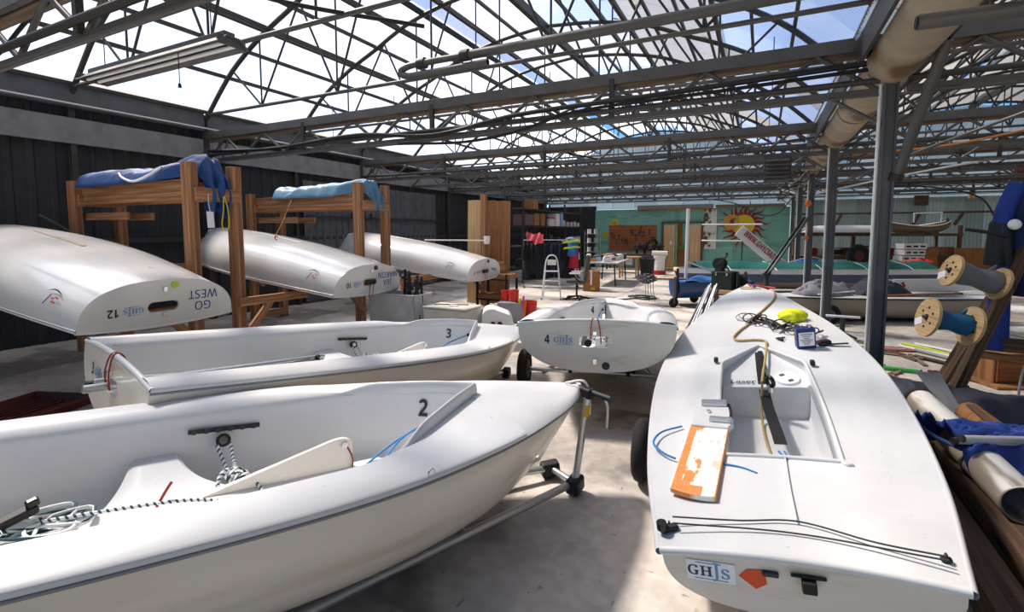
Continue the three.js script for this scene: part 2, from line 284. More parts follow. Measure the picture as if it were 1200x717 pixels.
for (const d of RIBS) {
  for (const b of [0, 1]) {
    const x0 = b ? XC : XL, f = thing('roof_rib', b ? 'arched steel roof rib over the far bay' : 'arched steel roof rib over the bay beside the dark wall', null, [0, 0, d], 0, b ? 'roof ribs of the far bay' : 'roof ribs of the near bay', 'structure');
    for (const [e, sg] of [[x0, 1], [x0 + 10.65, -1]]) part(f, 'rib', ribG([0, sg]), M.steelDark, [e, 0, 0]);
    rod(f, 'tie_bar', v3(x0 + .12, 3.9, 0), v3(x0 + 10.53, 3.9, 0), .028, M.steel, 6);
    for (const t of [1.7, 3.5, 5.325, 7.15, 8.95]) { const h = archY(Math.min(t, 10.65 - t)) - .13; rod(f, 'hanger', v3(x0 + t, 3.9, 0), v3(x0 + t, h, 0), .016, M.steelDark, 5); }
    for (const [t, u] of [[1.7, .95], [1.7, 2.7], [3.5, 2.7], [3.5, 4.3], [7.15, 6.3], [7.15, 7.9], [8.95, 7.9], [8.95, 9.7]]) { const h = archY(Math.min(u, 10.65 - u)) - .13; rod(f, 'brace', v3(x0 + t, 3.9, 0), v3(x0 + u, h, 0), .019, M.steelDark, 5); }
  }
}
// lattice girders across each bay
const webs = 20;
for (const d of [...TRUSS, 12.1, 16.2, 20.3]) for (const b of [0, 1]) {
  const x0 = b ? XC + .12 : XL + .15, x1 = b ? XR - .1 : XC - .1, t = thing('roof_truss', b ? 'lattice steel girder spanning the far bay' : 'lattice steel girder spanning the bay beside the dark wall', null, [0, 0, d], 0, b ? 'lattice girders of the far bay' : 'lattice girders of the near bay', 'structure');
  const main = TRUSS.includes(d); beam(t, 'top_chord', v3(x0, main ? 3.5 : 3.46, .03), v3(x1, main ? 3.5 : 3.46, .03), .05, main ? .13 : .05, M.steel); if (main) beam(t, 'top_chord_plank', v3(x0, 3.47, -.05), v3(x1, 3.47, -.05), .05, .17, M.woodGrey);
  beam(t, 'bottom_chord', v3(x0, 3.05, 0), v3(x1, 3.05, 0), .06, .05, M.steel);
  for (let k = 0; k < webs; k++) rod(t, 'web_bar', v3(lerp(x0, x1, k / webs), k % 2 ? 3.44 : 3.06, 0), v3(lerp(x0, x1, (k + 1) / webs), k % 2 ? 3.06 : 3.44, 0), .024, M.steel, 6);
  for (let k = 1; k < 4; k++) beam(t, 'upright', v3(lerp(x0, x1, k / 4), 3.05, .04), v3(lerp(x0, x1, k / 4), 3.5, .04), .05, .06, M.steelDark);
  if (main) rod(t, 'conduit', v3(x0, 3.13, .07), v3(x1, 3.13, .07), .03, M.steelDark, 6);
  rod(t, 'white_pipe', v3(x0, 3.0, .05), v3(x1, 3.0, .05), .013, M.steel, 6);
}
// knee plates where the girders meet the side wall
for (const d of TRUSS) { const k = solo('knee_bracket', mergeGeometries([0, 1, 2, 3].map((i) => { const g = new THREE.CylinderGeometry(.014, .014, .42, 5); g.rotateZ(i % 2 ? .5 : -.5); g.translate(.1 + i * .12, 0, 0); return g; })), M.steel, 'zigzag knee bracket holding a girder to the side wall', null, 'knee brackets on the side wall', V(XL + .22, 3.25, d + .05)); k.userData.kind = 'structure'; }
// posts and the valley gutter between the bays
for (const d of TRUSS) {
  const p = thing('steel_post', 'grey steel post under the valley gutter', null, [XC, 0, d], 0, 'steel posts under the valley gutter', 'structure');
  box(p, 'web_plate', .1, 3.1, .02, M.post, [0, 1.55, 0]); for (const s of [-1, 1]) box(p, 'flange', .02, 3.1, .11, M.post, [s * .05, 1.55, 0]);
  box(p, 'base_plate', .22, .02, .22, M.post, [0, .012, 0]);
  for (const s of [-1, 1]) rod(p, 'arm_strut', v3(s * .05, 2.72, 0), v3(s * .55, 3.06, 0), .018, M.steel, 6);
  rod(p, 'down_pipe', v3(-.085, .1, .02), v3(-.085, 3.1, .02), .016, M.white, 6);
}
const gut = new THREE.Shape(); gut.absarc(0, 0, .22, Math.PI, 2 * Math.PI, false); gut.absarc(0, 0, .205, 2 * Math.PI, Math.PI, true);
const gutter = thing('valley_gutter', 'stained cream valley gutter above the row of posts', null, [XC, 3.32, DF], 0, null, 'structure');
for (let k = 0; k < 7; k++) part(gutter, 'gutter_length', memo('gut', () => new THREE.ExtrudeGeometry(gut, { depth: 4.0, bevelEnabled: false, curveSegments: 20 })), M.gutter, [0, 0, -4.1 * k - 4.05]);
for (const s of [-1, 1]) beam(gutter, 'gutter_plate', v3(s * .27, .1, 0), v3(s * .27, .1, -27.4), .03, .26, M.steelDark, 0);
// ---------------------------------------------------------------- sailing dinghies
const loader = new FontLoader();
const [bold, regular, serif] = [await loader.loadAsync('fonts/droid/droid_sans_bold.typeface.json'), await loader.loadAsync('fonts/droid/droid_sans_regular.typeface.json'), await loader.loadAsync('fonts/droid/droid_serif_bold.typeface.json')];
function textG(s, size, font = bold, depth = .0008, squeeze = 1) {
  return memo(`tx${s},${size},${squeeze},${depth},${font.data.familyName}${font.data.resolution}${font === serif}`, () => { const g = new TextGeometry(s, { font, size, depth, curveSegments: 4, bevelEnabled: false }); g.computeBoundingBox(); const b = g.boundingBox; g.translate(-(b.min.x + b.max.x) / 2, -(b.min.y + b.max.y) / 2, 0); g.scale(squeeze, 1, 1); return g; });
}
M.ink = std(0x17171a, .5); M.inkBlue = std(0x2d3c86, .5); M.inkPale = std(0x6d93bd, .5); M.inkNavy = std(0x1d2f55, .5); M.red = std(0xb0201c, .5); M.sticker = std(0xf2f4f6, .4);
M.rail = std(0x8a8b8d, .7); M.slot = std(0x1b1a19, .9); M.cream = std(0xede6da, .45); M.blueRope = std(0x2f7fc0, .8); M.redRope = std(0x9c3a34, .85); M.tanRope = std(0xb39a68, .9); M.darkRope = std(0x3c3e40, .9);
const rope2 = (a, b, n) => tex(64, (u, v) => { const t = (u * n + v * 2) % 1; return t < .5 ? a : b; }, [1, 1]);
M.flecked = std(0xffffff, .9, 0, { map: (() => { const t = tex(64, (u, v) => ((u * 1 + v) % 1) < .62 ? [226, 230, 228] : [44, 74, 84], [26, 1]); return t; })() });
const LD = 4.05;
const beamD = spline([[0, .665], [.2, .735], [.42, .785], [.6, .755], [.75, .6], [.87, .385], [.95, .19], [1, .012]]);
const depthD = spline([[0, .39], [.3, .49], [.6, .53], [.8, .53], [.92, .49], [1, .44]]);
const expD = spline([[0, .8], [.15, .72], [.45, .68], [.7, .8], [.88, 1.08], [1, 1.25]]);
function hullPoint(s, f) {                                  // s stern..bow, f -1..1 from port gunwale round the keel to starboard
  const a = Math.abs(f) * Math.PI / 2, e = expD(s), c = Math.pow(Math.sin(a), e), q = Math.pow(Math.max(0, Math.cos(a)), e), d = depthD(s), y = -d * q;
  return [s * LD - .32 * q * smooth(s, .72, 1) * s, y, Math.sign(f) * beamD(s) * c];
}
const fix = (g) => { const m = mergeVertices(g, 1e-4); m.computeVertexNormals(); return m; };
const dinghyHull = surf((u, v) => hullPoint(1 - Math.pow(1 - u, 1.25), (v * 2 - 1)), 44, 56);
const edgeIn = spline([[0, .47], [.8, .495], [1.7, .522], [2.2, .52], [2.48, .5], [2.72, .388], [3.0, .172], [3.22, .008]]);
function linerPoint(x, v, sg) {                             // v 0 at the gunwale, 1 on the centre line of the cockpit floor
  const b = beamD(x / LD), e = Math.min(edgeIn(x), b - .05), fl = -Math.min(.335, depthD(x / LD) - .075), V_ = smooth(x, 2.35, 2.75), cam = (z) => .012 + .05 * (1 - (z / b) ** 2) * smooth(x, 1.9, 3.2), r = lerp(.1, .012, V_), w = lerp(.05, .0, V_);
  const top = cam(e) + lerp(.012, .0, V_), P = [[b + .012, -.004], [b + .006, .016], [lerp(b, e, .25), cam(lerp(b, e, .25)) + lerp(.03, .008, V_)], [lerp(b, e, .6), cam(lerp(b, e, .6)) + lerp(.034, .01, V_)], [e + r * .55, cam(e) + lerp(.024, .006, V_)], [e + r * .12, top - r * .25], [e, top - r * .8], [e - w * .5, lerp(top, fl, .55)], [e - w, fl + .05], [Math.max(0, e - w - .05), fl], [0, fl - .004]];
  const T = [0, .05, .16, .28, .4, .48, .55, .7, .82, .88, 1]; const at = (k) => spline(T.map((q, i) => [q, P[i][k]]))(v);
  return [x, at(1), sg * Math.max(0, at(0))];
}
const linerXs = [0, .02, .2, .5, .9, 1.3, 1.7, 2.0, 2.2, 2.35, 2.45, 2.55, 2.65, 2.75, 2.85, 2.95, 3.05, 3.15, 3.22];
const linerX = (u) => { const k = u * 18, i = Math.min(17, Math.floor(k)); return lerp(linerXs[i], linerXs[i + 1], k - i); };
const dinghyLiner = mergeGeometries([1, -1].map((sg) => surf((u, v) => linerPoint(linerX(u), v, sg), 54, 44)));
const dinghyFore = surf((u, v) => { const x = lerp(3.18, LD, u), b = beamD(Math.min(1, x / LD)) + .012, z = lerp(-b, b, v), k = z / b; return [x - .0 * u, -.004 + .05 * (1 - k * k) * lerp(1, .25, smooth(x, 3.3, LD)) + .025 * (1 - k ** 10), z]; }, 16, 20);
const gun = (sg, n = 30, dy = -.012) => Array.from({ length: n }, (_, i) => { const s = i / (n - 1); return v3(s * LD, dy, sg * (beamD(s) + .006)); });
const railG = mergeGeometries([1, -1].map((s) => tubeG(gun(s), .008, 60, 5)));
const transomShape = new THREE.Shape(); { const N = 28; for (let i = 0; i <= N; i++) { const p = hullPoint(0, 1 - 2 * i / N); i ? transomShape.lineTo(p[2], p[1]) : transomShape.moveTo(p[2], p[1]); } for (let i = 1; i < 12; i++) { const z = -.665 + 1.33 * i / 12; transomShape.lineTo(z, .04 * (1 - (z / .665) ** 2)); } transomShape.closePath(); const h = new THREE.Path(); h.absarc(.09, -.135, .048, -Math.PI / 2, Math.PI / 2, false); h.absarc(-.09, -.135, .048, Math.PI / 2, 1.5 * Math.PI, false); h.closePath(); transomShape.holes.push(h); }
const transomG = new THREE.ExtrudeGeometry(transomShape, { depth: .03, bevelEnabled: false, curveSegments: 8 }); transomG.rotateY(-Math.PI / 2); transomG.translate(.026, 0, 0);
const transomRimG = tubeG(Array.from({ length: 13 }, (_, i) => { const z = -.672 + 1.344 * i / 12; return v3(.01, .008 + .04 * (1 - (z / .672) ** 2), z); }), .017, 30, 6);
const decal = (p, n, g, m, x, y, z, flip) => part(p, n, g, m, [x, y, z], [0, -Math.PI / 2, 0]);
function swooshG() { const s = new THREE.Shape(); s.moveTo(-.12, .03); s.quadraticCurveTo(-.04, .1, .11, .035); s.quadraticCurveTo(-.03, .125, -.12, .03); return new THREE.ExtrudeGeometry(s, { depth: .001, bevelEnabled: false }); }
function ghjs(parent, x, y, z, h, badge) {                  // club sticker: letters and two pale rules
  const p = badge ? part(parent, 'club_sticker', boxG(h * 2.5, h * 1.25, .001, 0), M.sticker, [x + .0005, y, z], [0, -Math.PI / 2, 0]) : null, host = p ?? parent;
  const put = (n, g, m, a, b) => p ? part(p, n, g, m, [a, b, .001]) : part(parent, n, g, m, [x, y + b, z + a], [0, -Math.PI / 2, 0]);
  put('lettering', textG('GH', h * .62, serif), badge ? M.inkNavy : M.inkPale, -h * .55, 0); put('lettering', textG('J', h * .85, serif, .0008, .8), M.inkPale, h * .28, .0); put('lettering', textG('S', h * .62, serif), M.inkPale, h * .74, -h * .03);
  put('rule', boxG(h * 1.7, h * .05, .001, 0), M.inkPale, 0, -h * .5); put('rule', boxG(h * 1.3, h * .05, .001, 0), M.inkPale, -h * .1, h * .5);
}
function dinghy(label, num, o = {}) {
  const t = thing('sailing_dinghy', label, 'dinghy', [0, 0, 0], 0, o.group); t.rotation.order = 'YZX';
  const hull = part(t, 'hull', dinghyHull, o.inverted ? M.gel : M.hullOut), tr = part(t, 'transom', transomG, M.hullOut);
  if (o.inverted) tr.material = M.gel;
  part(t, 'cockpit_liner', dinghyLiner, M.gelDeck); part(t, 'foredeck', dinghyFore, M.gelDeck); part(t, 'rub_rail', railG, o.inverted ? M.gel : M.rail); part(t, 'transom_rim', transomRimG, M.gelDeck);
  // transom fittings and writing
  const sd = o.inverted ? 1 : -1; decal(tr, 'number', textG(num, .075, bold, .0008, .8), M.ink, -.006, -.12, sd * .41); ghjs(tr, -.006, -.125, sd * .262, .075);
  part(tr, 'gudgeon', boxG(.03, .05, .035), M.chrome, [-.016, -.3, 0]); part(tr, 'gudgeon', boxG(.03, .035, .035), M.chrome, [-.016, -.06, 0]);
  part(tr, 'drain_bung', new THREE.CylinderGeometry(.03, .034, .02, 16), o.bung ?? M.steelDark, [-.012, -.335, .09 * (o.inverted ? -1 : 1)], [0, 0, Math.PI / 2]);
  if (o.inverted) {
    const slot = part(hull, 'centreboard_slot', surf((u, v) => { const s = lerp(.36, .64, u), z = lerp(-.028, .028, v); return [s * LD - 0, -depthD(s) - .004 + .0 * z, z]; }, 16, 2), M.tanRope);
    for (const z of [-.016, .016]) part(slot, 'slot_lip', tubeG(Array.from({ length: 9 }, (_, i) => v3(lerp(.36, .64, i / 8) * LD, -depthD(lerp(.36, .64, i / 8)) - .006, z)), .006, 16, 5), M.gel);
    const q0 = v3(...hullPoint(.1, .74)), qx = v3(...hullPoint(.13, .74)).sub(q0).normalize(), qy = v3(...hullPoint(.1, .7)).sub(q0).normalize(), qn = qx.clone().cross(qy).normalize(); if (qn.z < 0) qn.negate(); qx.negate(); const lg = part(hull, 'maker_mark', swooshG(), M.inkNavy, q0.addScaledVector(qn, .012)); lg.quaternion.setFromRotationMatrix(new THREE.Matrix4().makeBasis(qx, qn.clone().cross(qx), qn));
    part(lg, 'mark_stroke', boxG(.013, .1, .001, 0), M.inkNavy, [-.05, -.02, 0], [0, 0, -.25]); for (const [a, b, w] of [[.01, .0, .04], [.055, .012, .05], [.04, -.03, .06]]) part(lg, 'red_stroke', boxG(w, .011, .001, 0), M.red, [a, b, 0], [0, 0, .2 - a * 6]);
    if (o.name) o.name.forEach((w, i) => decal(tr, 'name_lettering', textG(w, .085, regular, .001), M.inkBlue, -.006, -.1 - .115 * i + (o.name.length > 1 ? 0 : -.04), -.36));
  } else {
    for (const sg of [-1, 1]) { const lip = surf((u, v) => { const x = lerp(2.52, 3.225, u), z = .763 * (3.222 - x) + .006, a = v * Math.PI, hh = .065 * smooth(u, 0, .35); return [x + .012 * Math.cos(a), .02 + .05 * smooth(x, 2.4, 3.1) * (1 - (z / .7) ** 2) + hh * Math.sin(a), sg * z + sg * .012 * Math.cos(a)]; }, 20, 8); part(t, 'breakwater', lip, M.gelDeck); }
    const wall = (x, y) => v3(x, y, -(3.22 - x) * .763 + .006);
    const n = part(t, 'number', textG(num, .1, bold, .001, .8), M.ink, wall(2.985, -.03)); n.rotation.y = -Math.atan(.763);
    part(t, 'number_tail_fitting', new THREE.CylinderGeometry(.018, .018, .02, 10), M.black, wall(3.16, -.035), [Math.PI / 2, 0, 0]);
    // centreboard trunk, thwart that sweeps into it, raised board
    part(t, 'centreboard_trunk', boxG(1.5, .14, .12, .03), M.gelDeck, [1.95, -.275, 0]);
    part(t, 'thwart', surf((u, v) => { const w = lerp(-.55, .55, u), k = Math.min(1, Math.abs(w) / .55), flare = Math.pow(1 - k, 2.2), x0 = 1.6 - .12 * flare, x1 = 1.8 + .3 * flare, y = lerp(-.215, -.17, smooth(k, .1, 1)), p = [[x0 - .015, y - .16], [x0, y - .015], [x0 + .02, y], [x1 - .02, y], [x1, y - .015], [x1 + .015, y - .16]], q = v * 5, i = Math.min(4, Math.floor(q)); return [lerp(p[i][0], p[i + 1][0], q - i), lerp(p[i][1], p[i + 1][1], q - i), w]; }, 30, 20), M.gelDeck);
    const cs = new THREE.Shape(); cs.moveTo(1.72, -.245); cs.lineTo(2.42, -.062); cs.quadraticCurveTo(2.5, -.045, 2.515, -.085); cs.lineTo(2.525, -.25); cs.lineTo(1.72, -.26); const cg = new THREE.ExtrudeGeometry(cs, { depth: .02, bevelEnabled: true, bevelSize: .004, bevelThickness: .004, bevelSegments: 2 }); cg.translate(0, 0, -.01);
    const cb = part(t, 'centreboard', cg, M.cream); part(cb, 'pivot_bolt', new THREE.CylinderGeometry(.016, .016, .05, 12), M.chrome, [2.48, -.085, 0], [Math.PI / 2, 0, 0]);
    part(cb, 'uphaul_line', tubeG([v3(2.49, -.09, .02), v3(2.52, -.16, .022), v3(2.515, -.25, .02)], .004, 10, 5), M.redRope);
    // sheet track and blocks on the inner side
    const tz = -.497, tk = part(t, 'genoa_track', boxG(.33, .022, .014, .003), M.black, [2.0, -.085, tz], [0, .02, -.05]); for (let i = 0; i < 6; i++) part(tk, 'track_stop', boxG(.02, .026, .006, .002), M.blackShiny, [-.14 + .055 * i, 0, .009]);
    const blk = part(t, 'track_block', new THREE.CylinderGeometry(.034, .034, .026, 18), M.blackShiny, [1.99, -.135, tz + .03], [Math.PI / 2 - .3, 0, 0]); part(blk, 'sheave', new THREE.CylinderGeometry(.02, .02, .03, 14), M.chrome);
    part(t, 'jib_sheet', tubeG([v3(1.96, -.15, tz + .05), v3(2.0, -.25, -.35), v3(2.02, -.21, -.12), v3(2.05, -.17, -.05), v3(2.1, -.2, .03), v3(2.12, -.26, .12)], .009, 60, 6), M.flecked);
    part(t, 'jib_sheet', tubeG([v3(2.02, -.15, tz + .05), v3(2.03, -.22, -.34), v3(2.02, -.17, -.14), v3(1.97, -.15, -.1), v3(1.94, -.19, -.05), v3(2.0, -.26, .06)], .009, 60, 6), M.flecked);
    const knot = []; for (let i = 0; i <= 60; i++) { const a = i * .75, k = i / 60; knot.push(v3(2.0 + .05 * k + .028 * Math.cos(a), -.185 + .03 * Math.sin(a), -.13 + .1 * k + .02 * Math.sin(a * 1.3))); } part(t, 'sheet_knot', tubeG(knot, .0085, 160, 5), M.flecked);
    // shock cord lines under the foredeck
    for (const dx of [0, .07]) part(t, 'jib_line', tubeG([wall(3.16, -.03), v3(2.85, -.13, -.08), v3(2.52 + dx, -.23, .05 + dx)], .0055, 16, 5), M.blueRope);
    const tang = []; for (let i = 0; i <= 30; i++) { const a = i * .9; tang.push(v3(2.6 + .05 * Math.cos(a) + .004 * i, -.27 + .04 * Math.abs(Math.sin(a * .7)), .02 + .04 * Math.sin(a))); } part(t, 'line_tail', tubeG(tang, .0055, 90, 5), M.blueRope);
    // mainsheet heap aft of the thwart
    const heap = []; for (let i = 0; i <= 80; i++) { const a = i * .63 + Math.sin(i) * .5, r = .09 + .05 * Math.sin(i * 1.7); heap.push(v3(1.33 + r * 1.6 * Math.cos(a), -.27 + .1 * Math.abs(Math.sin(i * .37)), -.0 + r * Math.sin(a))); } part(t, 'mainsheet_heap', tubeG(heap, .008, 260, 5), M.flecked);
    part(t, 'mainsheet', tubeG([v3(1.37, -.16, .02), v3(1.6, -.155, .06), v3(1.85, -.165, .1), v3(2.0, -.19, .16)], .008, 30, 6), M.flecked);
    const mb = part(t, 'mainsheet_block', boxG(.12, .035, .05, .012), M.black, [1.3, -.13, .0], [.2, .4, .2]); part(mb, 'cam_jaw', boxG(.04, .03, .03, .008), M.blackShiny, [.05, .025, 0]); part(mb, 'bracket', boxG(.16, .02, .06, .004), M.chrome, [-.1, -.06, .03], [0, 0, .8]);
    part(t, 'cleat_handle', tubeG([v3(1.72, -.175, .07), v3(1.75, -.12, .06), v3(1.77, -.09, .05)], .006, 8, 5), M.redRope);
    part(t, 'hiking_strap', boxG(1.0, .005, .05, .002), M.black, [.75, -.2, -.14], [0, .05, 0]);
    // bow eye, fairleads
    part(t, 'bow_fitting', boxG(.05, .02, .022, .004), M.black, [LD - .06, .028, 0]); part(t, 'shroud_plate', new THREE.TorusGeometry(.018, .004, 6, 12), M.chrome, [2.62, .02, beamD(.647) + .004], [0, .3, 0]);
    part(tr, 'tiller_loop', tubeG([v3(-.02, -.13, -.03), v3(-.03, -.05, -.035), v3(0, .062, -.02), v3(.05, .04, 0), v3(.05, -.02, .0)], .005, 24, 5), M.redRope); part(tr, 'tiller_loop', tubeG([v3(-.02, -.15, .05), v3(-.03, -.05, .045), v3(0, .065, .02), v3(.06, .02, .01)], .005, 24, 5), M.redRope);
    const rs = part(t, 'spar_stub', cyl(14), M.alu, [.28, -.13, -.05], [0, 0, Math.PI / 2 - .04]); rs.scale.set(.021, .72, .021); const cap = part(tr, 'spar_cap', new THREE.CylinderGeometry(.03, .03, .05, 14), M.black, [-.085, -.135, -.052], [0, 0, Math.PI / 2]);
  }
  return t;
}
function pose(t, X, D, hs, hb, yaw, roll, L = LD) { t.position.set(X, hs, -D); t.rotation.set(roll * R, yaw * R, Math.asin((hb - hs) / L)); t.updateMatrixWorld(true); return t; }
const boat2 = pose(dinghy('white dinghy with black 2 inside its bow, on an aluminium dolly', '2'), -3.043, -.389, .851, .646, 60.8, -.57);
const boat3 = pose(dinghy('white dinghy with black 3 inside its bow, between number 2 and the racks', '3'), -3.45, 1.53, .91, .50, 78.5, 3.3);
const boat4 = pose(dinghy('white dinghy with black 4 and club letters on its transom', '4'), -1.24, 4.03, .9, .5, 104.4, -1);
// long boom lying in dinghy 3, out through its transom slot
{ const b = solo('boom_spar', cyl(16), M.alu, 'silver boom tube lying along the cockpit of dinghy 3', 'spar'); const a = boat3.localToWorld(v3(-.14, -.13, .03)), c = boat3.localToWorld(v3(1.45, -.12, -.1)); b.position.copy(a).add(c).multiplyScalar(.5); b.quaternion.setFromUnitVectors(UY, c.clone().sub(a).normalize()); b.scale.set(.024, a.distanceTo(c), .024); }
// upside-down dinghies on the timber racks
[['GO', 'WEST'], ['IRA', 'MARTIN'], null].forEach((nm, i) => {
  const [num, D, h] = [['12', 2.64, .87], ['10', 5.38, .85], ['1', 8.67, .77]][i];
  const t = dinghy(['upside-down white dinghy number 12 with a yellow bung', 'upside-down white dinghy number 10 with red cord at its slot', 'upside-down white dinghy number 1 resting beside the tall plywood boards'][i], num, { inverted: true, name: nm,  bung: [std(0xb9d22c, .45), M.steelDark, M.steelDark][i] });
  t.position.set(-5, h, -D); t.rotation.set(Math.PI, Math.PI, 7 * R); t.updateMatrixWorld(true);
  if (!nm) { const tr = t.children.find((c) => c.name === 'transom'); for (let k = 0; k < 7; k++) part(tr, 'faded_stroke', boxG(.012 + .012 * (k % 3), .05 + .02 * (k % 2), .001, 0), M.inkPale, [-.006, -.17 + .006 * k, -.26 - .035 * k], [0, -Math.PI / 2, .3 * (k % 3) - .3]); }
  if (i) { const tr = t.children.find((c) => c.name === 'transom'); part(tr, 'rudder_stock', boxG(.05, .07, .2, .02), M.black, [-.03, -.14, .02]); for (const z of [-.02, .05]) part(tr, 'red_cord', tubeG([v3(-.055, -.12, z), v3(-.06, -.02, z + .01), v3(-.04, .09, z - .01)], .006, 12, 5), M.redRope); }
});
// ---------------------------------------------------------------- single-hander with the small cockpit, bow up
const LL = 4.23, beamL = spline([[0, .515], [.15, .635], [.35, .705], [.5, .685], [.65, .585], [.8, .41], [.9, .28], [.96, .15], [1, .035]]), depthL = spline([[0, .235], [.4, .33], [.7, .34], [.9, .3], [1, .24]]), expL = spline([[0, .72], [.5, .76], [.8, .95], [1, 1.1]]);
const camL = (x, z) => .035 * (1 - (z / beamL(x / LL)) ** 2) * lerp(1, .7, x / LL);
const laser = pose(thing('sailing_dinghy', 'white single-hander with a small cockpit and an orange decal on its transom', 'dinghy'), .17, 2.1, .42, 1.08, 94, -6.8, LL); laser.rotation.order = 'YZX'; laser.updateMatrixWorld(true);
const hullL = (s, f) => { const a = Math.abs(f) * Math.PI / 2, e = expL(s), q = Math.pow(Math.max(0, Math.cos(a)), e); return [s * LL - .16 * q * smooth(s, .8, 1), -.012 - depthL(s) * q, Math.sign(f) * (beamL(s) - .008) * Math.pow(Math.sin(a), e)]; };
part(laser, 'hull', surf((u, v) => hullL(1 - Math.pow(1 - u, 1.25), v * 2 - 1), 40, 48), M.hullOut);
const AX0 = .69, AX1 = 1.92, APEX = 2.26, CW = .272;
const openZ = (x) => x < AX1 ? CW + .012 * Math.sin((x - AX0) / (AX1 - AX0) * Math.PI) : CW * (APEX - x) / (APEX - AX1);
const grid = (x0, x1, z0, z1, nu, nv) => surf((u, v) => { const x = lerp(x0, x1, u), z = lerp(z0(x), z1(x), v); return [x, camL(x, z), z]; }, nu, nv);
const bz = (x) => beamL(x / LL);
part(laser, 'deck', mergeGeometries([grid(0, AX0, (x) => -bz(x), bz, 8, 30), grid(APEX, LL, (x) => -bz(x), bz, 24, 30), grid(AX0, APEX, (x) => -bz(x), (x) => -openZ(x), 24, 12), grid(AX0, APEX, openZ, bz, 24, 12)].map((g) => g)), M.gelDeck);
part(laser, 'deck_edge', mergeGeometries([1, -1].map((sg) => tubeG(Array.from({ length: 34 }, (_, i) => { const s = 1 - Math.pow(1 - i / 33, 1.4); return v3(s * LL, -.016, sg * (beamL(s) + .002)); }), .018, 70, 8))), M.gelDeck);
const trS = new THREE.Shape(); for (let i = 0; i <= 24; i++) { const p = hullL(0, 1 - 2 * i / 24); i ? trS.lineTo(p[2], p[1]) : trS.moveTo(p[2], p[1]); } for (let i = 1; i < 10; i++) { const z = -.515 + 1.03 * i / 10; trS.lineTo(z, camL(0, z)); }
const trG = new THREE.ExtrudeGeometry(trS, { depth: .02, bevelEnabled: false }); trG.rotateY(-Math.PI / 2); trG.translate(.018, 0, 0);
const trL = part(laser, 'transom', trG, M.hullOut); part(laser, 'transom_edge', tubeG(Array.from({ length: 11 }, (_, i) => { const z = -.515 + 1.03 * i / 10; return v3(.004, -.012 + camL(0, z), z); }), .018, 24, 8), M.gelDeck);
ghjs(trL, -.006, -.075, -.32, .075, true);
const kite = new THREE.Shape(); kite.moveTo(-.05, .0); kite.lineTo(-.02, .035); kite.lineTo(.045, .045); kite.lineTo(.05, -.02); kite.lineTo(.01, -.05); part(trL, 'orange_decal', new THREE.ExtrudeGeometry(kite, { depth: .001, bevelEnabled: false }), std(0xe2521c, .5), [-.004, -.075, -.165], [0, -Math.PI / 2, 0]);
part(trL, 'gudgeon', boxG(.04, .05, .05, .006), M.black, [-.02, -.06, .03]); part(trL, 'transom_cleat', boxG(.012, .012, .12, .004), M.black, [-.012, -.028, .03]); part(trL, 'drain_bung', boxG(.02, .02, .06, .006), M.steelDark, [-.01, -.04, -.1]);
// cockpit: sloping ledge from the mast end, drop, sides, floor
const CF = -.285, LEDX = 1.72, LEDY = -.07;
const cockpit = part(laser, 'cockpit', mergeGeometries([
  surf((u, v) => { const x = lerp(LEDX, APEX, u), z = lerp(-1, 1, v) * openZ(x); return [x, lerp(LEDY, camL(APEX, 0), u ** 1.3), z]; }, 10, 12),
  ...[1, -1].map((sg) => surf((u, v) => { const x = lerp(LEDX, APEX, u), z = openZ(x); return [x, lerp(lerp(LEDY, camL(APEX, 0), u ** 1.3), camL(x, z), v), sg * z]; }, 10, 2)),
  surf((u, v) => [LEDX - .03 * (1 - u) + 0, lerp(CF, LEDY, u), lerp(-1, 1, v) * openZ(LEDX)], 6, 8),
  surf((u, v) => { const x = lerp(AX0 + .05, LEDX - .03, u); return [x, CF, lerp(-1, 1, v) * (openZ(x) - .035)]; }, 10, 8),
  ...[1, -1].map((sg) => surf((u, v) => { const x = lerp(AX0, LEDX, u), z = openZ(x); return [x, lerp(CF, camL(x, z), v), sg * lerp(z - .035, z, Math.sqrt(v))]; }, 12, 8)),
  surf((u, v) => [lerp(AX0 + .05, AX0, Math.sqrt(u)), lerp(CF, camL(AX0, 0), u), lerp(-1, 1, v) * openZ(AX0)], 6, 8)]), M.gelDeck);
const lipPts = [v3(AX0, 0, -CW), v3(AX1, 0, -CW), v3(APEX, 0, 0), v3(AX1, 0, CW), v3(AX0, 0, CW), v3(AX0, 0, -CW)], lipAll = []; lipPts.forEach((p, i) => { if (i) for (let k = 0; k <= 10; k++) { const q = lipPts[i - 1].clone().lerp(p, .03 + .94 * k / 10), z = Math.abs(q.z) > .2 && q.x < AX1 ? Math.sign(q.z) * openZ(q.x) : q.z; lipAll.push(v3(q.x, camL(q.x, z) + .002, z)); } }); part(cockpit, 'coaming', tubeG(lipAll, .012, 200, 8), M.gelDeck);
for (const sg of [-1, 1]) { part(cockpit, 'grab_rail', tubeG([v3(.76, -.045, sg * (CW - .008)), v3(1.2, -.045, sg * (CW + .0)), v3(1.68, -.045, sg * (CW - .008))], .011, 20, 8), M.alu); part(laser, 'fairlead', boxG(.045, .035, .03, .008), M.black, [1.93 - (sg > 0 ? .07 : 0), .05, sg * .31]); }
const tl = part(cockpit, 'lettering', textG('Laser', .036, serif, .001, 1.2), M.inkNavy, [1.775, -.054, -.14], [-Math.PI / 2, 0, 0]); tl.rotation.set(0, 0, 0); tl.quaternion.setFromRotationMatrix(new THREE.Matrix4().makeBasis(v3(0, 0, 1), v3(.985, .17, 0), v3(-.17, .985, 0)));
const dot = part(cockpit, 'maker_dot', new THREE.CylinderGeometry(.014, .014, .003, 12), M.inkNavy, [1.775, -.058, -.03], [0, 0, .17]);
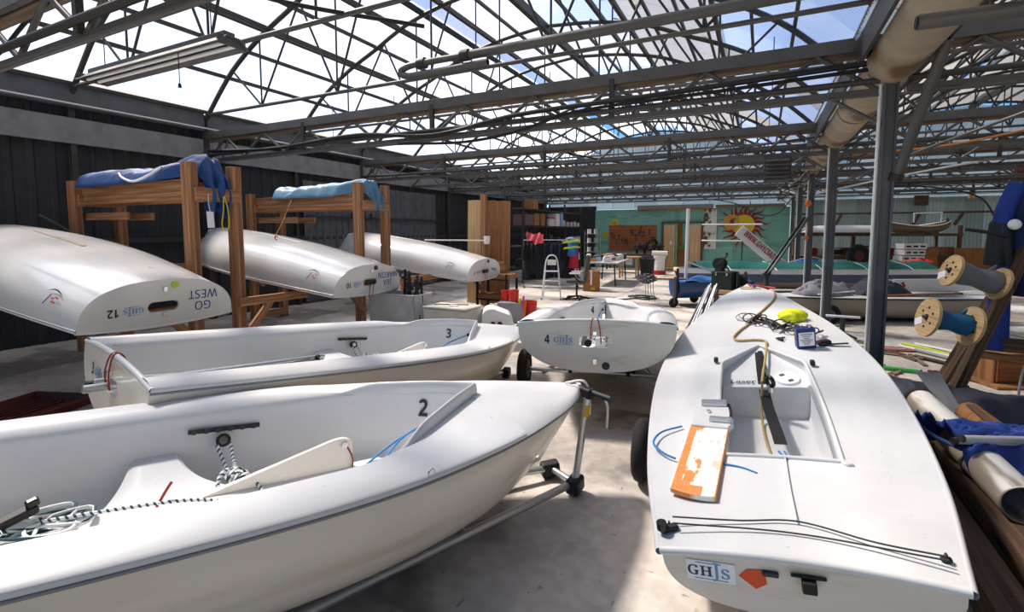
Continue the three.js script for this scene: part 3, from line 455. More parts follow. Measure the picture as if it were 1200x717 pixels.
const hatch = part(cockpit, 'inspection_port', new THREE.CylinderGeometry(.075, .08, .014, 36), M.sticker, [1.82, -.048, .145], [0, 0, .17]); for (const [x, z] of [[.03, -.03], [-.035, .02]]) part(hatch, 'port_grip', boxG(.025, .004, .035, .002), M.wallLight, [x, .008, z], [0, .5, 0]);
part(laser, 'daggerboard_slot', boxG(.3, .02, .045, .009), M.slot, [2.36 - .28, .012 - .02, 0], [0, 0, .1]);
const strap = part(laser, 'hiking_strap', surf((u, v) => { const x = lerp(2.12, 1.02, u); return [x, lerp(.03, -.13, smooth(u, .1, .5)) + .04 * smooth(u, .5, 1), lerp(-.034, .034, v) * smooth(u, -.2, .4) + lerp(-.03, .03, u)]; }, 14, 3), M.rubber);
for (const dz of [-.014, .016]) part(strap, 'strap_lashing', tubeG([v3(1.03, -.14, .03 + dz), v3(.86, -.06, .035 + dz * .6), v3(.67, .042, .03)], .006, 16, 6), M.blueRope);
const blkL = part(laser, 'ratchet_block', new THREE.TorusGeometry(.032, .014, 8, 18), M.blackShiny, [1.67, -.005, .03], [0, .6, 0]); part(blkL, 'block_spring', new THREE.CylinderGeometry(.016, .02, .05, 12), M.chrome, [0, -.05, 0]);
for (const sg of [-1, 1]) { const fl = part(laser, 'traveller_fairlead', boxG(.022, .016, .035, .006), M.black, [.12, .016, sg * .485]); part(fl, 'fairlead_eye', new THREE.TorusGeometry(.01, .004, 6, 12), M.blackShiny, [0, .012, 0]); }
const trb = part(laser, 'traveller_block', boxG(.035, .026, .085, .01), M.black, [.1, .022, -.485], [0, .5, 0]); part(trb, 'block_sheave', new THREE.CylinderGeometry(.022, .022, .034, 14), M.blackShiny, [0, .02, -.03]);
part(laser, 'traveller_line', tubeG([v3(.14, .05, -.47), v3(.17, .045, -.2), v3(.2, .048, .02), v3(.13, .045, .28), v3(.1, .045, .48)], .0038, 40, 5), M.darkRope); part(laser, 'traveller_line', tubeG([v3(.1, .05, -.46), v3(.13, .045, 0), v3(.08, .045, .48)], .0038, 30, 5), M.darkRope);
part(laser, 'outhaul_line', tubeG([v3(.2, .05, .02), v3(.43, .045, .02), v3(.67, .045, .025)], .004, 12, 5), M.white);
// dolly under it
function dolly(label, o) {                                  // local x forward, origin on the floor under the axle
  const t = thing('launching_dolly', label, 'dolly', o.pos, o.turn);
  for (const s of [-1, 1]) {
    const w = part(t, 'wheel', new THREE.TorusGeometry(.16, .055, 10, 28), M.rubber, [0, .215, s * o.track]); part(w, 'hub', new THREE.CylinderGeometry(.1, .1, .09, 20), M.black, [0, 0, 0], [Math.PI / 2, 0, 0]); part(w, 'axle_cap', new THREE.CylinderGeometry(.03, .03, .14, 12), M.chrome, [0, 0, 0], [Math.PI / 2, 0, 0]);
    rod(t, 'side_rail', v3(-.05, .2, s * (o.track - .22)), v3(o.front, o.fy ?? .07, s * .12), .024, M.alu, 12);
    box(t, 'corner_joint', .13, .1, .09, M.black, [o.front, (o.fy ?? .07) - .005, s * .13], [0, s * .4, .1], .02);
    box(t, 'cradle_arm', .07, .03, .16, M.black, [-.02, o.cradle ?? .3, s * .3], [s * .5, 0, 0], .01); rod(t, 'cradle_post', v3(-.02, .2, s * .3), v3(-.02, o.cradle ?? .3, s * .3), .02, M.black, 10);
  }
  rod(t, 'axle', v3(0, .215, -o.track), v3(0, .215, o.track), .022, M.alu, 12); rod(t, 'front_bar', v3(o.front, o.fy ?? .07, -.13), v3(o.front, o.fy ?? .07, .13), .022, M.alu, 10); rod(t, 'cross_bar', v3(o.front * .62, .12, -.3), v3(o.front * .62, .12, .3), .02, M.alu, 10);
  if (o.handle) { rod(t, 'bow_post', v3(o.front, .08, .13), v3(o.front + .1, .62, .13), .024, M.alu, 12); rod(t, 'yellow_band', v3(o.front + .08, .5, .13), v3(o.front + .094, .575, .13), .026, std(0xe0a81c, .5), 12); const hj = box(t, 'handle_joint', .06, .07, .08, M.black, [o.front + .105, .65, .13], null, .015); rod(t, 'handle_grip', v3(o.front + .105, .66, -.02), v3(o.front + .12, .66, .32), .02, M.black, 10); part(t, 'bow_line', tubeG([v3(o.front + .02, .7, 0), v3(o.front + .1, .72, .1), v3(o.front + .13, .6, .12), v3(o.front + .12, .5, .13)], .008, 20, 5), M.cream); part(t, 'bow_line_tail', tubeG([v3(o.front + .12, .66, .25), v3(o.front + .15, .6, .26), v3(o.front + .15, .45, .26)], .008, 14, 5), M.cream); }
  return t;
}
const fl3 = (b, x) => { const p = b.localToWorld(v3(x, 0, 0)); return [p.x, 0, -p.z]; };
dolly('aluminium dolly with yellow-banded bow post under dinghy 2', { pos: fl3(boat2, 1.55), turn: 60.8 * R, track: .78, front: 2.35, handle: true, cradle: .26 });
dolly('aluminium dolly with black wheels under dinghy 3', { pos: fl3(boat3, 1.3), turn: 78.5 * R, track: .6, front: 2.3, cradle: .3 });
dolly('aluminium dolly with fat black tyres under dinghy 4', { pos: fl3(boat4, 1.0), turn: 104.4 * R, track: .8, front: 2.5, cradle: .28 });
dolly('launching dolly with black tyres under the single-hander', { pos: fl3(laser, 1.3), turn: 94 * R, track: .76, front: 2.15, fy: .5, cradle: .26 });

// ---------------------------------------------------------------- things lying on the single-hander's deck
function onDeck(name, label, category, x, z, turn = 0, lift = 0, group) { const t = thing(name, label, category, [0, 0, 0], 0, group); t.position.copy(laser.localToWorld(v3(x, camL(x, z) + lift, z))); t.quaternion.copy(laser.quaternion).multiply(new THREE.Quaternion().setFromAxisAngle(UY, turn)); return t; }
M.rust = std(0xffffff, .5, 0, { map: tex(256, (u, v) => { const n = fbm(u, v, 3, 5, 411, 4), e = (u < .16 + .05 * n || (v < .1 && u < .7)) ? 1 : 0, p = smooth(n, .6, .66) * (u < .55 ? 1 : .3), o = Math.max(e, p) * (hash(Math.floor(u * 256), Math.floor(v * 256), 5) > .06 ? 1 : 0); return [lerp(243, 226, o), lerp(238, 140, o), lerp(228, 62, o)]; }) });
{ // rudder blade in its head
  const t = onDeck('rudder', 'white rudder blade with orange worn edge lying beside the cockpit', 'rudder', .68, -.36, -.1, .0);
  const s = new THREE.Shape(); s.moveTo(-.37, -.1); s.quadraticCurveTo(-.39, .0, -.35, .1); s.lineTo(.28, .1); s.lineTo(.28, -.1); s.closePath(); const g = new THREE.ExtrudeGeometry(s, { depth: .018, bevelEnabled: true, bevelSize: .005, bevelThickness: .005, bevelSegments: 2 }); g.rotateX(-Math.PI / 2); { const P = g.attributes.position, uv = g.attributes.uv; for (let i = 0; i < P.count; i++) uv.setXY(i, (P.getZ(i) + .1) / .2, (P.getX(i) + .38) / .67); }
  part(t, 'blade', g, M.rust, [0, .01, 0]);
  const hs = new THREE.Shape(); hs.moveTo(.24, -.1); hs.lineTo(.3, -.12); hs.lineTo(.52, -.07); hs.lineTo(.52, .09); hs.lineTo(.3, .1); hs.lineTo(.24, .09); const hg = new THREE.ExtrudeGeometry(hs, { depth: .03, bevelEnabled: true, bevelSize: .004, bevelThickness: .004, bevelSegments: 1 }); hg.rotateX(-Math.PI / 2);
  const hd = part(t, 'rudder_head', hg, M.gelDeck, [0, .01, 0]); part(hd, 'pintle', boxG(.05, .03, .15, .006), M.alu, [.5, .045, .0], [0, .1, 0]); part(hd, 'pintle', boxG(.03, .03, .13, .006), M.alu, [.3, .045, .06]); part(hd, 'pivot_bolt', new THREE.CylinderGeometry(.012, .012, .012, 10), M.chrome, [.4, .04, -.02]); part(hd, 'head_edge', tubeG([v3(.52, .03, .08), v3(.42, .035, .1), v3(.3, .035, .11)], .008, 10, 5), M.black);
  const r = onDeck('downhaul_line', 'thin blue line looped beside the rudder blade', 'line', .68, -.36, 0, .01); part(r, 'line', tubeG([v3(.28, .0, -.13), v3(.2, .0, -.24), v3(.08, .0, -.27), v3(-.02, .0, -.2), v3(-.06, .0, -.14)], .006, 30, 6), M.blueRope); part(r, 'line', tubeG([v3(-.08, .0, .1), v3(-.1, .0, .18), v3(-.14, 0, .25)], .006, 14, 6), M.blueRope);
}
{ // blue tin with a printed label
  const t = onDeck('paint_tin', 'small blue rectangular tin with a white label', 'tin', 2.22, .315, .15, 0);
  box(t, 'can', .07, .155, .13, std(0x24316e, .35, .3), [0, .08, 0], null, .008); const lb = box(t, 'paper_label', .002, .105, .105, M.sticker, [-.036, .078, 0], null, 0); for (let i = 0; i < 6; i++) box(lb, 'print_line', .001, .006, .08 - .02 * (i % 3), i < 1 ? M.inkBlue : M.wallLight, [-.0012, .038 - .015 * i, .0], null, 0); part(t, 'cap', new THREE.CylinderGeometry(.018, .018, .02, 16), M.chrome, [0, .165, .03]); part(t, 'bail', new THREE.TorusGeometry(.022, .003, 6, 14, Math.PI), M.chrome, [0, .16, -.03]);
}
{ const t = onDeck('tape_measure', 'black tape measure with a red button beside the blue tin', 'tool', 2.28, .44, .4, 0); box(t, 'case', .06, .035, .1, M.blackShiny, [0, .02, 0], null, .014); box(t, 'button', .02, .012, .02, M.red, [-.02, .036, -.045], null, .004); box(t, 'belt_clip', .03, .004, .13, M.black, [-.05, .012, .08], [0, -.3, 0], .002); }
{ const t = onDeck('shackle_key', 'small black clamp lying near the tan rope', 'tool', 2.36, .16, .7, 0); box(t, 'clamp_body', .05, .025, .02, M.black, [0, .014, 0], null, .006); part(t, 'pin', new THREE.CylinderGeometry(.007, .007, .07, 8), M.steelDark, [.02, .014, .02], [Math.PI / 2, 0, .4]); }
{ // crumpled yellow rag
  const g = new THREE.IcosahedronGeometry(.1, 5), P = g.attributes.position; for (let i = 0; i < P.count; i++) { const p = v3().fromBufferAttribute(P, i), n = p.clone().normalize(), k = .65 + .55 * fbm((n.x + 1) / 2, (n.z + n.y + 2) / 4, 5, 5, 77, 4) + .12 * Math.sin(n.x * 11 + n.z * 7); p.multiplyScalar(k); p.y = Math.max(0, p.y * .62 + .035); p.z *= 1.2; P.setXYZ(i, p.x, p.y, p.z); } const gg = mergeVertices(g); gg.computeVertexNormals();
  const t = onDeck('cleaning_rag', 'crumpled bright yellow cloth on the foredeck', 'cloth', 2.9, .3, .2, 0); part(t, 'cloth', gg, std(0xd6e02a, .9));
}
{ // tangle of grey lines and blocks
  const t = onDeck('rigging_tangle', 'tangle of grey rigging lines and black blocks on the foredeck', 'rigging', 2.72, .12, 0, 0); const pts = []; for (let i = 0; i <= 110; i++) { const k = i / 110; pts.push(v3(.18 - .5 * k + .09 * Math.sin(i * .9), .015 + .03 * Math.abs(Math.sin(i * .53)), -.16 + .46 * k + .07 * Math.cos(i * .77))); } part(t, 'grey_line', tubeG(pts, .006, 420, 5), M.darkRope);
  for (let i = 0; i < 6; i++) { const b = part(t, 'block', new THREE.CylinderGeometry(.03, .03, .025, 14), i % 2 ? M.blackShiny : M.black, [.14 - .09 * i + .03 * (i % 2), .03, -.12 + .07 * i], [rnd(3), rnd(3), rnd(3)]); part(b, 'sheave', new THREE.CylinderGeometry(.014, .014, .03, 10), M.chrome); } const c2 = part(t, 'wire_coil', new THREE.TorusGeometry(.07, .003, 5, 30), M.steelDark, [.22, .02, -.2], [Math.PI / 2, .2, 0]); part(c2, 'wire_coil_inner', new THREE.TorusGeometry(.055, .003, 5, 30), M.steelDark, [.02, .01, 0], [.15, 0, 0]);
}
{ const t = onDeck('mast_rope', 'long tan rope running from the bow over the deck into the cockpit', 'rope', 0, 0); t.position.copy(laser.position); const P = (x, z, y = 0) => v3(x, camL(x, z) + .012 + y, z); part(t, 'rope', tubeG([P(3.96, .24), P(3.6, .22), P(3.2, .1), P(2.95, .0), P(2.75, -.06), P(2.6, -.13), P(2.42, -.18), P(2.36, -.15), P(2.36, -.02), P(2.34, .045), P(2.22, .05), P(2.05, .03, -.02), P(1.85, .0, -.05), P(1.68, -.02, -.06)], .009, 110, 6), M.tanRope); part(t, 'rope_end', tubeG([P(1.68, -.02, -.06), v3(1.66, -.14, -.03), v3(1.6, -.25, -.04), v3(1.3, -.27, -.03), v3(1.1, -.27, .0)], .008, 26, 6), M.tanRope); }
{ const t = onDeck('bow_shackle', 'red cord and blue shackle with a rope loop at the bow', 'rigging', 4.05, .06, 0, 0); box(t, 'shackle', .05, .03, .035, std(0x27418f, .4), [0, .02, 0], null, .01); part(t, 'red_cord', tubeG([v3(.12, .012, -.06), v3(.03, .02, -.03), v3(-.02, .025, .03), v3(-.05, .012, .12), v3(-.12, .012, .2)], .009, 24, 6), M.red); part(t, 'rope_loop', tubeG([v3(-.02, .012, -.02), v3(.02, .012, -.12), v3(-.04, .012, -.14), v3(-.08, .012, -.06), v3(-.09, .012, .06)], .006, 30, 6), M.tanRope); }
// ---------------------------------------------------------------- timber racks along the side wall
function rack(label, D0, D1, arms, top = 2.33) {
  const t = thing('timber_rack', label, 'rack', [0, 0, 0], 0, null), F = -5.92, B = -8.6;
  for (const d of [D0, D1]) for (const x of [F, B]) beam(t, 'post', V(x, 0, d), V(x + (x === F ? -.0 : 0), x === F ? 2.5 : 2.4, d), .12, .13, M.wood, .006);
  for (const [d, o] of [[D0, .085], [D1, -.085]]) { beam(t, 'top_beam', V(B - .1, top - .13, d + o), V(F - .0, top - .13, d + o), .045, .25, M.wood, .005); beam(t, 'lower_beam', V(B, top - .42, d + o * 1.4), V(B + 1.1, top - .42, d + o * 1.4), .045, .1, M.wood, .004); }
  for (const x of [F + .09, B + .09]) { beam(t, 'cross_beam', V(x, top - .2, D0), V(x, top - .2, D1), .05, .16, M.wood, .004); beam(t, 'foot_beam', V(x, .12, D0), V(x, .12, D1), .05, .12, M.wood, .004); }
  for (const [d, e] of arms) for (const [x, y] of [[F - .0, .875], [B + .2, 1.2]]) { const s = Math.sign(e - d); beam(t, 'support_arm', V(x + .1, y - .06, d - s * .06), V(x + .1, y - .06, e), .05, .11, M.wood, .005); beam(t, 'arm_brace', V(x + .1, y - .5, d), V(x + .1, y - .1, d + s * .38), .045, .09, M.wood, .004); }
  return t;
}
rack('reddish timber rack carrying the dark blue tarp, between dinghies 12 and 10', 3.48, 4.02, [[3.48, 2.55], [4.02, 4.98]]);
rack('reddish timber rack carrying the pale blue tarp, between dinghies 10 and 1', 6.16, 6.8, [[6.16, 5.9], [6.8, 8.35]]);
{ const t = thing('timber_post', 'tall timber post standing in front of plywood boards', 'post', [-5.68, 0, 9.85]); beam(t, 'post', v3(0, 0, 0), v3(0, 2.55, 0), .13, .12, M.wood, .006); beam(t, 'support_arm', v3(0, .73, .02), v3(0, .73, .95), .06, .11, M.wood, .005); beam(t, 'arm_brace', v3(0, .3, .04), v3(0, .7, .5), .045, .09, M.wood); }
for (let k = 0; k < 3; k++) solo('plywood_board', boxG(.37, [2.44, 2.4, 2.36][k], .018, .003), [M.ply, M.plyBrown, M.plyBrown][k], ['tall pale plywood board left of the timber post', 'tall brown plywood board behind the timber post', 'tall brown plywood board right of the timber post, with dark knots'][k], 'board', 'plywood boards leaning by the rack', V(-6.1 + .38 * k, 1.22, 10.12), [-.03, .02 * k, 0]);
// tarps
M.tarp = std(0x1f4f8f, .55, 0, { map: mottle, bumpMap: rep(fine, 2), bumpScale: .002 }); M.tarpPale = std(0x5f93b4, .5, 0, { map: mottle }); M.tarpRoyal = std(0x2348a0, .55, 0, { map: mottle });
function tarpG(L, W, hang, s, amp) {                        // lies along x, its end hangs down between the posts at x = L
  return surf((u, v) => {
    const q = u * (L + hang), c = v * 2 - 1, on = Math.min(q, L), over = Math.max(0, q - L), w = W / 2 * lerp(1, .44, smooth(q, L - .5, L - .1)), n = fbm(u * .93, v * .91, 6, 5, s, 4), m = Math.abs(Math.sin(v * 12 + u * 14 + 6 * n));
    const y = (amp * (.45 + .9 * n) + .035 * m) * Math.pow(1 - Math.pow(Math.abs(c), 3), .6) - .05 * smooth(Math.abs(c), .8, 1) + .07 * smooth(q, L - .6, L - .1);
    if (over <= 0) return [on, y, c * w];
    const k = over / hang, rr = smooth(over, 0, .12);
    return [L + .1 * Math.sin(rr * 1.57) + .05 * Math.sin(v * 17 + 3 * n) * rr, lerp(y, .04, rr) - over * .96 - .05 * Math.sin(v * 8) * k, c * w * lerp(1, .72, k) + .02 * Math.sin(over * 16 + v * 9)];
  }, 80, 44);
}
{ const t = thing('blue_tarp', 'dark blue tarp with a white rope folded on the first timber rack', 'tarp', [-8.35, 2.34, 3.75]); part(t, 'sheet', tarpG(2.42, .72, .5, 17, .16), M.tarp); part(t, 'hem_rope', tubeG([v3(1.0, .1, .3), v3(1.2, .03, .36), v3(1.5, -.03, .385), v3(1.8, .03, .37), v3(1.95, .12, .3)], .014, 30, 6), M.white);
  const w = thing('paper_tag', 'white paper tag hanging below the dark blue tarp', 'tag', [-5.78, 1.84, 3.62]); box(w, 'tag', .006, .19, .1, M.sticker, [0, 0, 0], [0, .25, .05], .002); part(w, 'string', tubeG([v3(0, .09, 0), v3(-.01, .2, .01), v3(-.02, .3, 0)], .004, 8, 5), M.white);
  const y = thing('yellow_cord', 'yellow cord loop dangling from the dark blue tarp', 'cord', [-5.78, 1.76, 3.8]); part(y, 'cord', tubeG([v3(0, .36, 0), v3(.01, .2, -.03), v3(0, .0, -.04), v3(.01, -.05, .0), v3(0, .0, .04), v3(.0, .2, .02), v3(0, .36, .01)], .007, 40, 5), std(0xd8c12e, .8));
  const c = thing('snap_hook', 'small hook on a cord hanging over dinghy 10', 'hook', [-5.6, 1.62, 4.35]); part(c, 'cord', tubeG([v3(0, .5, -.25), v3(.0, .2, -.1), v3(0, .04, 0)], .004, 10, 5), M.tanRope); part(c, 'hook', new THREE.TorusGeometry(.025, .006, 6, 14, 5), M.redRope, [0, 0, 0]); }
{ const t = thing('blue_tarp', 'pale blue crumpled tarp folded on the second timber rack', 'tarp', [-7.9, 2.33, 6.48]); part(t, 'sheet', tarpG(1.98, .8, .32, 53, .17), M.tarpPale); }
// ---------------------------------------------------------------- bins, boxes and buckets beyond dinghy 3
M.binGrey = std(0xcfcfcf, .6, 0, { map: mottle }); M.chest = std(0xd9d4c8, .65, 0, { map: mottle }); M.bucketRed = std(0xd8291a, .4); M.tub = std(0x8f9196, .5);
function openBox(t, name, w, h, d, th, m) { const g = part(t, name, boxG(w, .02, d), m, [0, .012, 0]); for (const s of [-1, 1]) { part(g, 'side', boxG(th, h, d, .006), m, [s * (w - th) / 2, h / 2, 0]); part(g, 'side', boxG(w, h, th, .006), m, [0, h / 2, s * (d - th) / 2]); } return g; }
{ const t = thing('storage_bin', 'tall open pale grey bin below dinghy 10', 'bin', [-4.98, 0, 6.05]); openBox(t, 'bin', .86, .75, .46, .025, M.binGrey); part(t, 'rim', tubeG([v3(-.43, .75, -.23), v3(.43, .75, -.23), v3(.43, .75, .23), v3(-.43, .75, .23), v3(-.43, .75, -.23)].flatMap((p, i, a) => i ? [a[i - 1].clone().lerp(p, .02), a[i - 1].clone().lerp(p, .5), a[i - 1].clone().lerp(p, .98)] : []), .014, 80, 6), M.binGrey); }
for (let k = 0; k < 7; k++) { const t = thing('dolly_bracket', 'black plastic dolly bracket standing upright in the grey bin', 'bracket', [-4.86 + .055 * k, .1, 5.95 + .05 * (k % 3)], rnd(6), 'dolly brackets in the grey bin'); const L = rnd(.82, 1.05); rod(t, 'shaft', v3(0, -.05, 0), v3(rnd(-.05, .1), L, rnd(-.06, .06)), .022, M.black, 8); box(t, 'fork', .09, .05, .05, M.black, [.04, L - .1, 0], [0, 0, .5], .01); box(t, 'fork', .07, .04, .04, M.black, [.05, L - .28, .02], [0, 0, -.5], .01); }
{ const t = thing('storage_chest', 'low cream chest with a flat lid beside the grey bin', 'chest', [-4.03, 0, 6.06]); box(t, 'body', .72, .58, .46, M.chest, [0, .29, 0], null, .01); box(t, 'lid', .74, .03, .48, M.chest, [0, .6, 0], null, .008); rod(t, 'lid_stick', v3(-.3, .625, .05), v3(.2, .625, -.12), .008, M.woodGrey, 6); box(t, 'cleat', .14, .02, .05, M.white, [.05, .625, .05]); }
{ const t = thing('plastic_case', 'white moulded case with two black knobs beside the cream chest', 'case', [-3.5, 0, 6.45], .5); const s = new THREE.Shape(); s.moveTo(-.2, 0); s.lineTo(-.2, .45); s.quadraticCurveTo(-.18, .56, -.05, .54); s.lineTo(.16, .46); s.quadraticCurveTo(.22, .42, .22, .3); s.lineTo(.22, 0); const g = new THREE.ExtrudeGeometry(s, { depth: .4, bevelEnabled: true, bevelSize: .02, bevelThickness: .02, bevelSegments: 3 }); g.translate(0, 0.02, -.2); part(t, 'shell', g, M.white); for (const x of [-.06, .04]) part(t, 'knob', new THREE.CylinderGeometry(.035, .035, .03, 16), M.black, [x, .36, .23], [Math.PI / 2, 0, 0]); box(t, 'handle_slot', .12, .03, .02, M.black, [0, .2, .222]); }
function bucket(name, label, pos, s = 1, m = M.bucketRed, group) { const t = thing(name, label, 'bucket', pos, rnd(3), group); part(t, 'shell', memo('bk' + s, () => new THREE.LatheGeometry([[0, 0], [.125, 0], [.13, .01], [.148, .33], [.155, .335], [.155, .355], [.148, .36], [.14, .355], [.122, .015], [0, .012]].map(([x, y]) => new THREE.Vector2(x * s, y * s)), 28)), m); for (const y of [.3, .33]) part(t, 'rib', new THREE.TorusGeometry(.149 * s, .005 * s, 6, 28), m, [0, y * s, 0], [Math.PI / 2, 0, 0]); part(t, 'bail', new THREE.TorusGeometry(.15 * s, .003, 5, 20, Math.PI), M.chrome, [0, .31 * s, 0], [2.4, 0, 0]); return t; }
bucket('bucket', 'red plastic bucket standing on the floor beside the grey tub', [-3.98, 0, 8.65]);
{ const t = thing('grey_tub', 'low grey plastic tub holding coloured foam sticks', 'tub', [-4.2, 0, 8.35], .3); openBox(t, 'tub', .5, .36, .36, .02, M.tub); box(t, 'lid', .36, .012, .38, M.tub, [-.08, .365, 0]); }
bucket('bucket', 'small red bucket on the grey tub lid, beside the foam sticks', [-4.17, .374, 8.37], .62); bucket('bucket', 'small red bucket on the grey tub lid, beside the white case', [-4.38, .374, 8.42], .56);
[[0xd94f9a, .13], [0xb7cf2b, .06], [0xe06d2a, .17]].forEach(([c, x], i) => { const t = thing('foam_stick', ['pink foam stick leaning in the grey tub', 'lime foam stick leaning in the grey tub', 'orange foam stick leaning in the grey tub'][i], 'foam stick', [-4.1 + x, .03, 8.28]); rod(t, 'stick', v3(0, 0, 0), v3(.06, .46 - .04 * i, .04), .022, std(c, .8), 10); part(t, 'rounded_end', new THREE.SphereGeometry(.022, 10, 6), std(c, .8), [.06, .46 - .04 * i, .04]); });
{ const t = thing('work_cart', 'dark steel cart with two timber shelves in front of the tall boards', 'cart', [-5.15, 0, 9.5]); for (const x of [-.36, .36]) for (const z of [-.24, .24]) beam(t, 'leg', v3(x, 0, z), v3(x, .8, z), .045, .045, M.black); for (const y of [.3, .74]) { box(t, 'shelf', .78, .1, .52, M.wood, [0, y, 0]); box(t, 'shelf_rail', .8, .03, .03, M.black, [0, y - .065, .25]); } const b = thing('timber_offcut', 'brown timber block lying on the upper shelf of the cart', 'timber', [-5.2, .8, 9.5], .2); box(b, 'block', .5, .16, .14, M.plyBrown, [0, .08, 0]); box(b, 'block_chip', .2, .08, .1, M.plyBrown, [.1, .2, 0], [0, .3, 0]); }
solo('long_batten', boxG(1.6, .03, .09, .004), M.cream, 'pale batten lying level behind dinghy 1', 'batten', null, V(-6.4, 1.5, 9.75), [0, .1, 0]).name = 'long_batten';
bucket('white_tub', 'small white tub hung on the tall timber post', [-5.55, 1.42, 9.76], .5, M.white);
{ const t = thing('plastic_tray', 'dark red plastic tray with a ribbed floor lying on concrete', 'tray', [-6.02, 0, 1.85], .35); M.maroon = std(0x5e2420, .5); box(t, 'base', .62, .02, .95, M.maroon, [0, .02, 0]); for (let k = 0; k < 7; k++) box(t, 'rib', .03, .02, .82, M.maroon, [-.22 + .075 * k, .038, 0]); for (const s of [-1, 1]) { box(t, 'rim', .05, .09, 1.0, M.maroon, [s * .32, .05, 0], [0, 0, -s * .3], .012); box(t, 'rim', .66, .09, .05, M.maroon, [0, .05, s * .49], [s * .3, 0, 0], .012); } }
// ---------------------------------------------------------------- ladder, chair, clothes rail
{ const t = thing('step_ladder', 'white folding step ladder with an arched top rail', 'ladder', [-4.72, 0, 11.6], .35), m = M.white; const pts = [v3(-.24, 0, .2), v3(-.2, .45, .06), v3(-.16, .85, -.05), v3(-.13, 1.0, -.09), v3(-.07, 1.09, -.11), v3(.07, 1.09, -.11), v3(.13, 1.0, -.09), v3(.16, .85, -.05), v3(.2, .45, .06), v3(.24, 0, .2)]; tube(t, 'front_rail', pts, .017, m, 60, 8); for (const s of [-1, 1]) { rod(t, 'rear_leg', v3(s * .22, 0, -.32), v3(s * .16, .78, -.08), .014, m); part(t, 'foot', boxG(.045, .03, .045, .008), M.black, [s * .24, .015, .2]); } [[.22, .13], [.46, .05], [.7, -.02]].forEach(([y, z], i) => box(t, 'step', .42 - .04 * i, .025, .12 + .02 * i, m, [0, y, z])); box(t, 'back_pad', .22, .14, .02, m, [0, .92, -.075], [.3, 0, 0]); rod(t, 'rear_bar', v3(-.2, .25, -.25), v3(.2, .25, -.25), .012, m); }
{ const t = thing('office_chair', 'grey swivel chair with white arms and a black star base', 'chair', [-4.1, 0, 11.75], .25), g = std(0x54534f, .9); for (let k = 0; k < 5; k++) { const a = k * 72 * R, l = beam(t, 'base_spoke', v3(0, .09, 0), v3(.29 * Math.cos(a), .06, .29 * Math.sin(a)), .045, .03, M.black); const c = part(t, 'castor', new THREE.CylinderGeometry(.028, .028, .045, 12), M.black, [.3 * Math.cos(a), .028, .3 * Math.sin(a)], [Math.PI / 2, a, 0]); } rod(t, 'gas_column', v3(0, .08, 0), v3(0, .43, 0), .025, M.black, 10); box(t, 'seat', .48, .09, .46, g, [0, .47, 0], null, .035); const bk = new RoundedBoxGeometry(.09, .62, .45, 3, .04); { const P = bk.attributes.position; for (let i = 0; i < P.count; i++) P.setX(i, P.getX(i) - .25 * (P.getZ(i) ** 2) - .12 * P.getY(i) ** 2); bk.computeVertexNormals(); } part(t, 'backrest', bk, g, [.27, .82, 0], [0, 0, -.12]); part(t, 'headrest_cover', new RoundedBoxGeometry(.1, .06, .38, 2, .025), M.white, [.29, 1.12, 0]); for (const s of [-1, 1]) { tube(t, 'arm_support', [v3(.12, .46, s * .26), v3(.0, .56, s * .29), v3(-.05, .66, s * .28)], .018, M.black, 12, 8); box(t, 'armrest', .28, .035, .07, M.white, [-.02, .68, s * .28], null, .015); } }
function garment(t, w, len, m, s, sleeve = true) {          // hangs from a hanger at the origin, front towards +z
  const g = surf((u, v) => { const a = v * 2 * Math.PI, y = -u * len, sh = smooth(u, 0, .1), ww = w * (.25 + .75 * sh) * (1 + .12 * u), dd = .075 * sh * (1 + .5 * u), f = 1 + .12 * Math.sin(a * 5 + s + u * 3) * u; return [ww / 2 * Math.cos(a) * f, y + .05 * sh * -1, dd * Math.sin(a) * f]; }, 18, 30);
  const b = part(t, 'body', g, m);
  if (sleeve) for (const q of [-1, 1]) part(t, 'sleeve', tubeG([v3(q * w * .42, -.09, 0), v3(q * w * .56, -.24, .01), v3(q * w * .6, -.45, .03), v3(q * w * .57, -.6, .02)], .05, 14, 8), m);
  return b;
}
const camR = (x, d, t) => [x + t * Math.cos(YAW), d + t * Math.sin(YAW)];
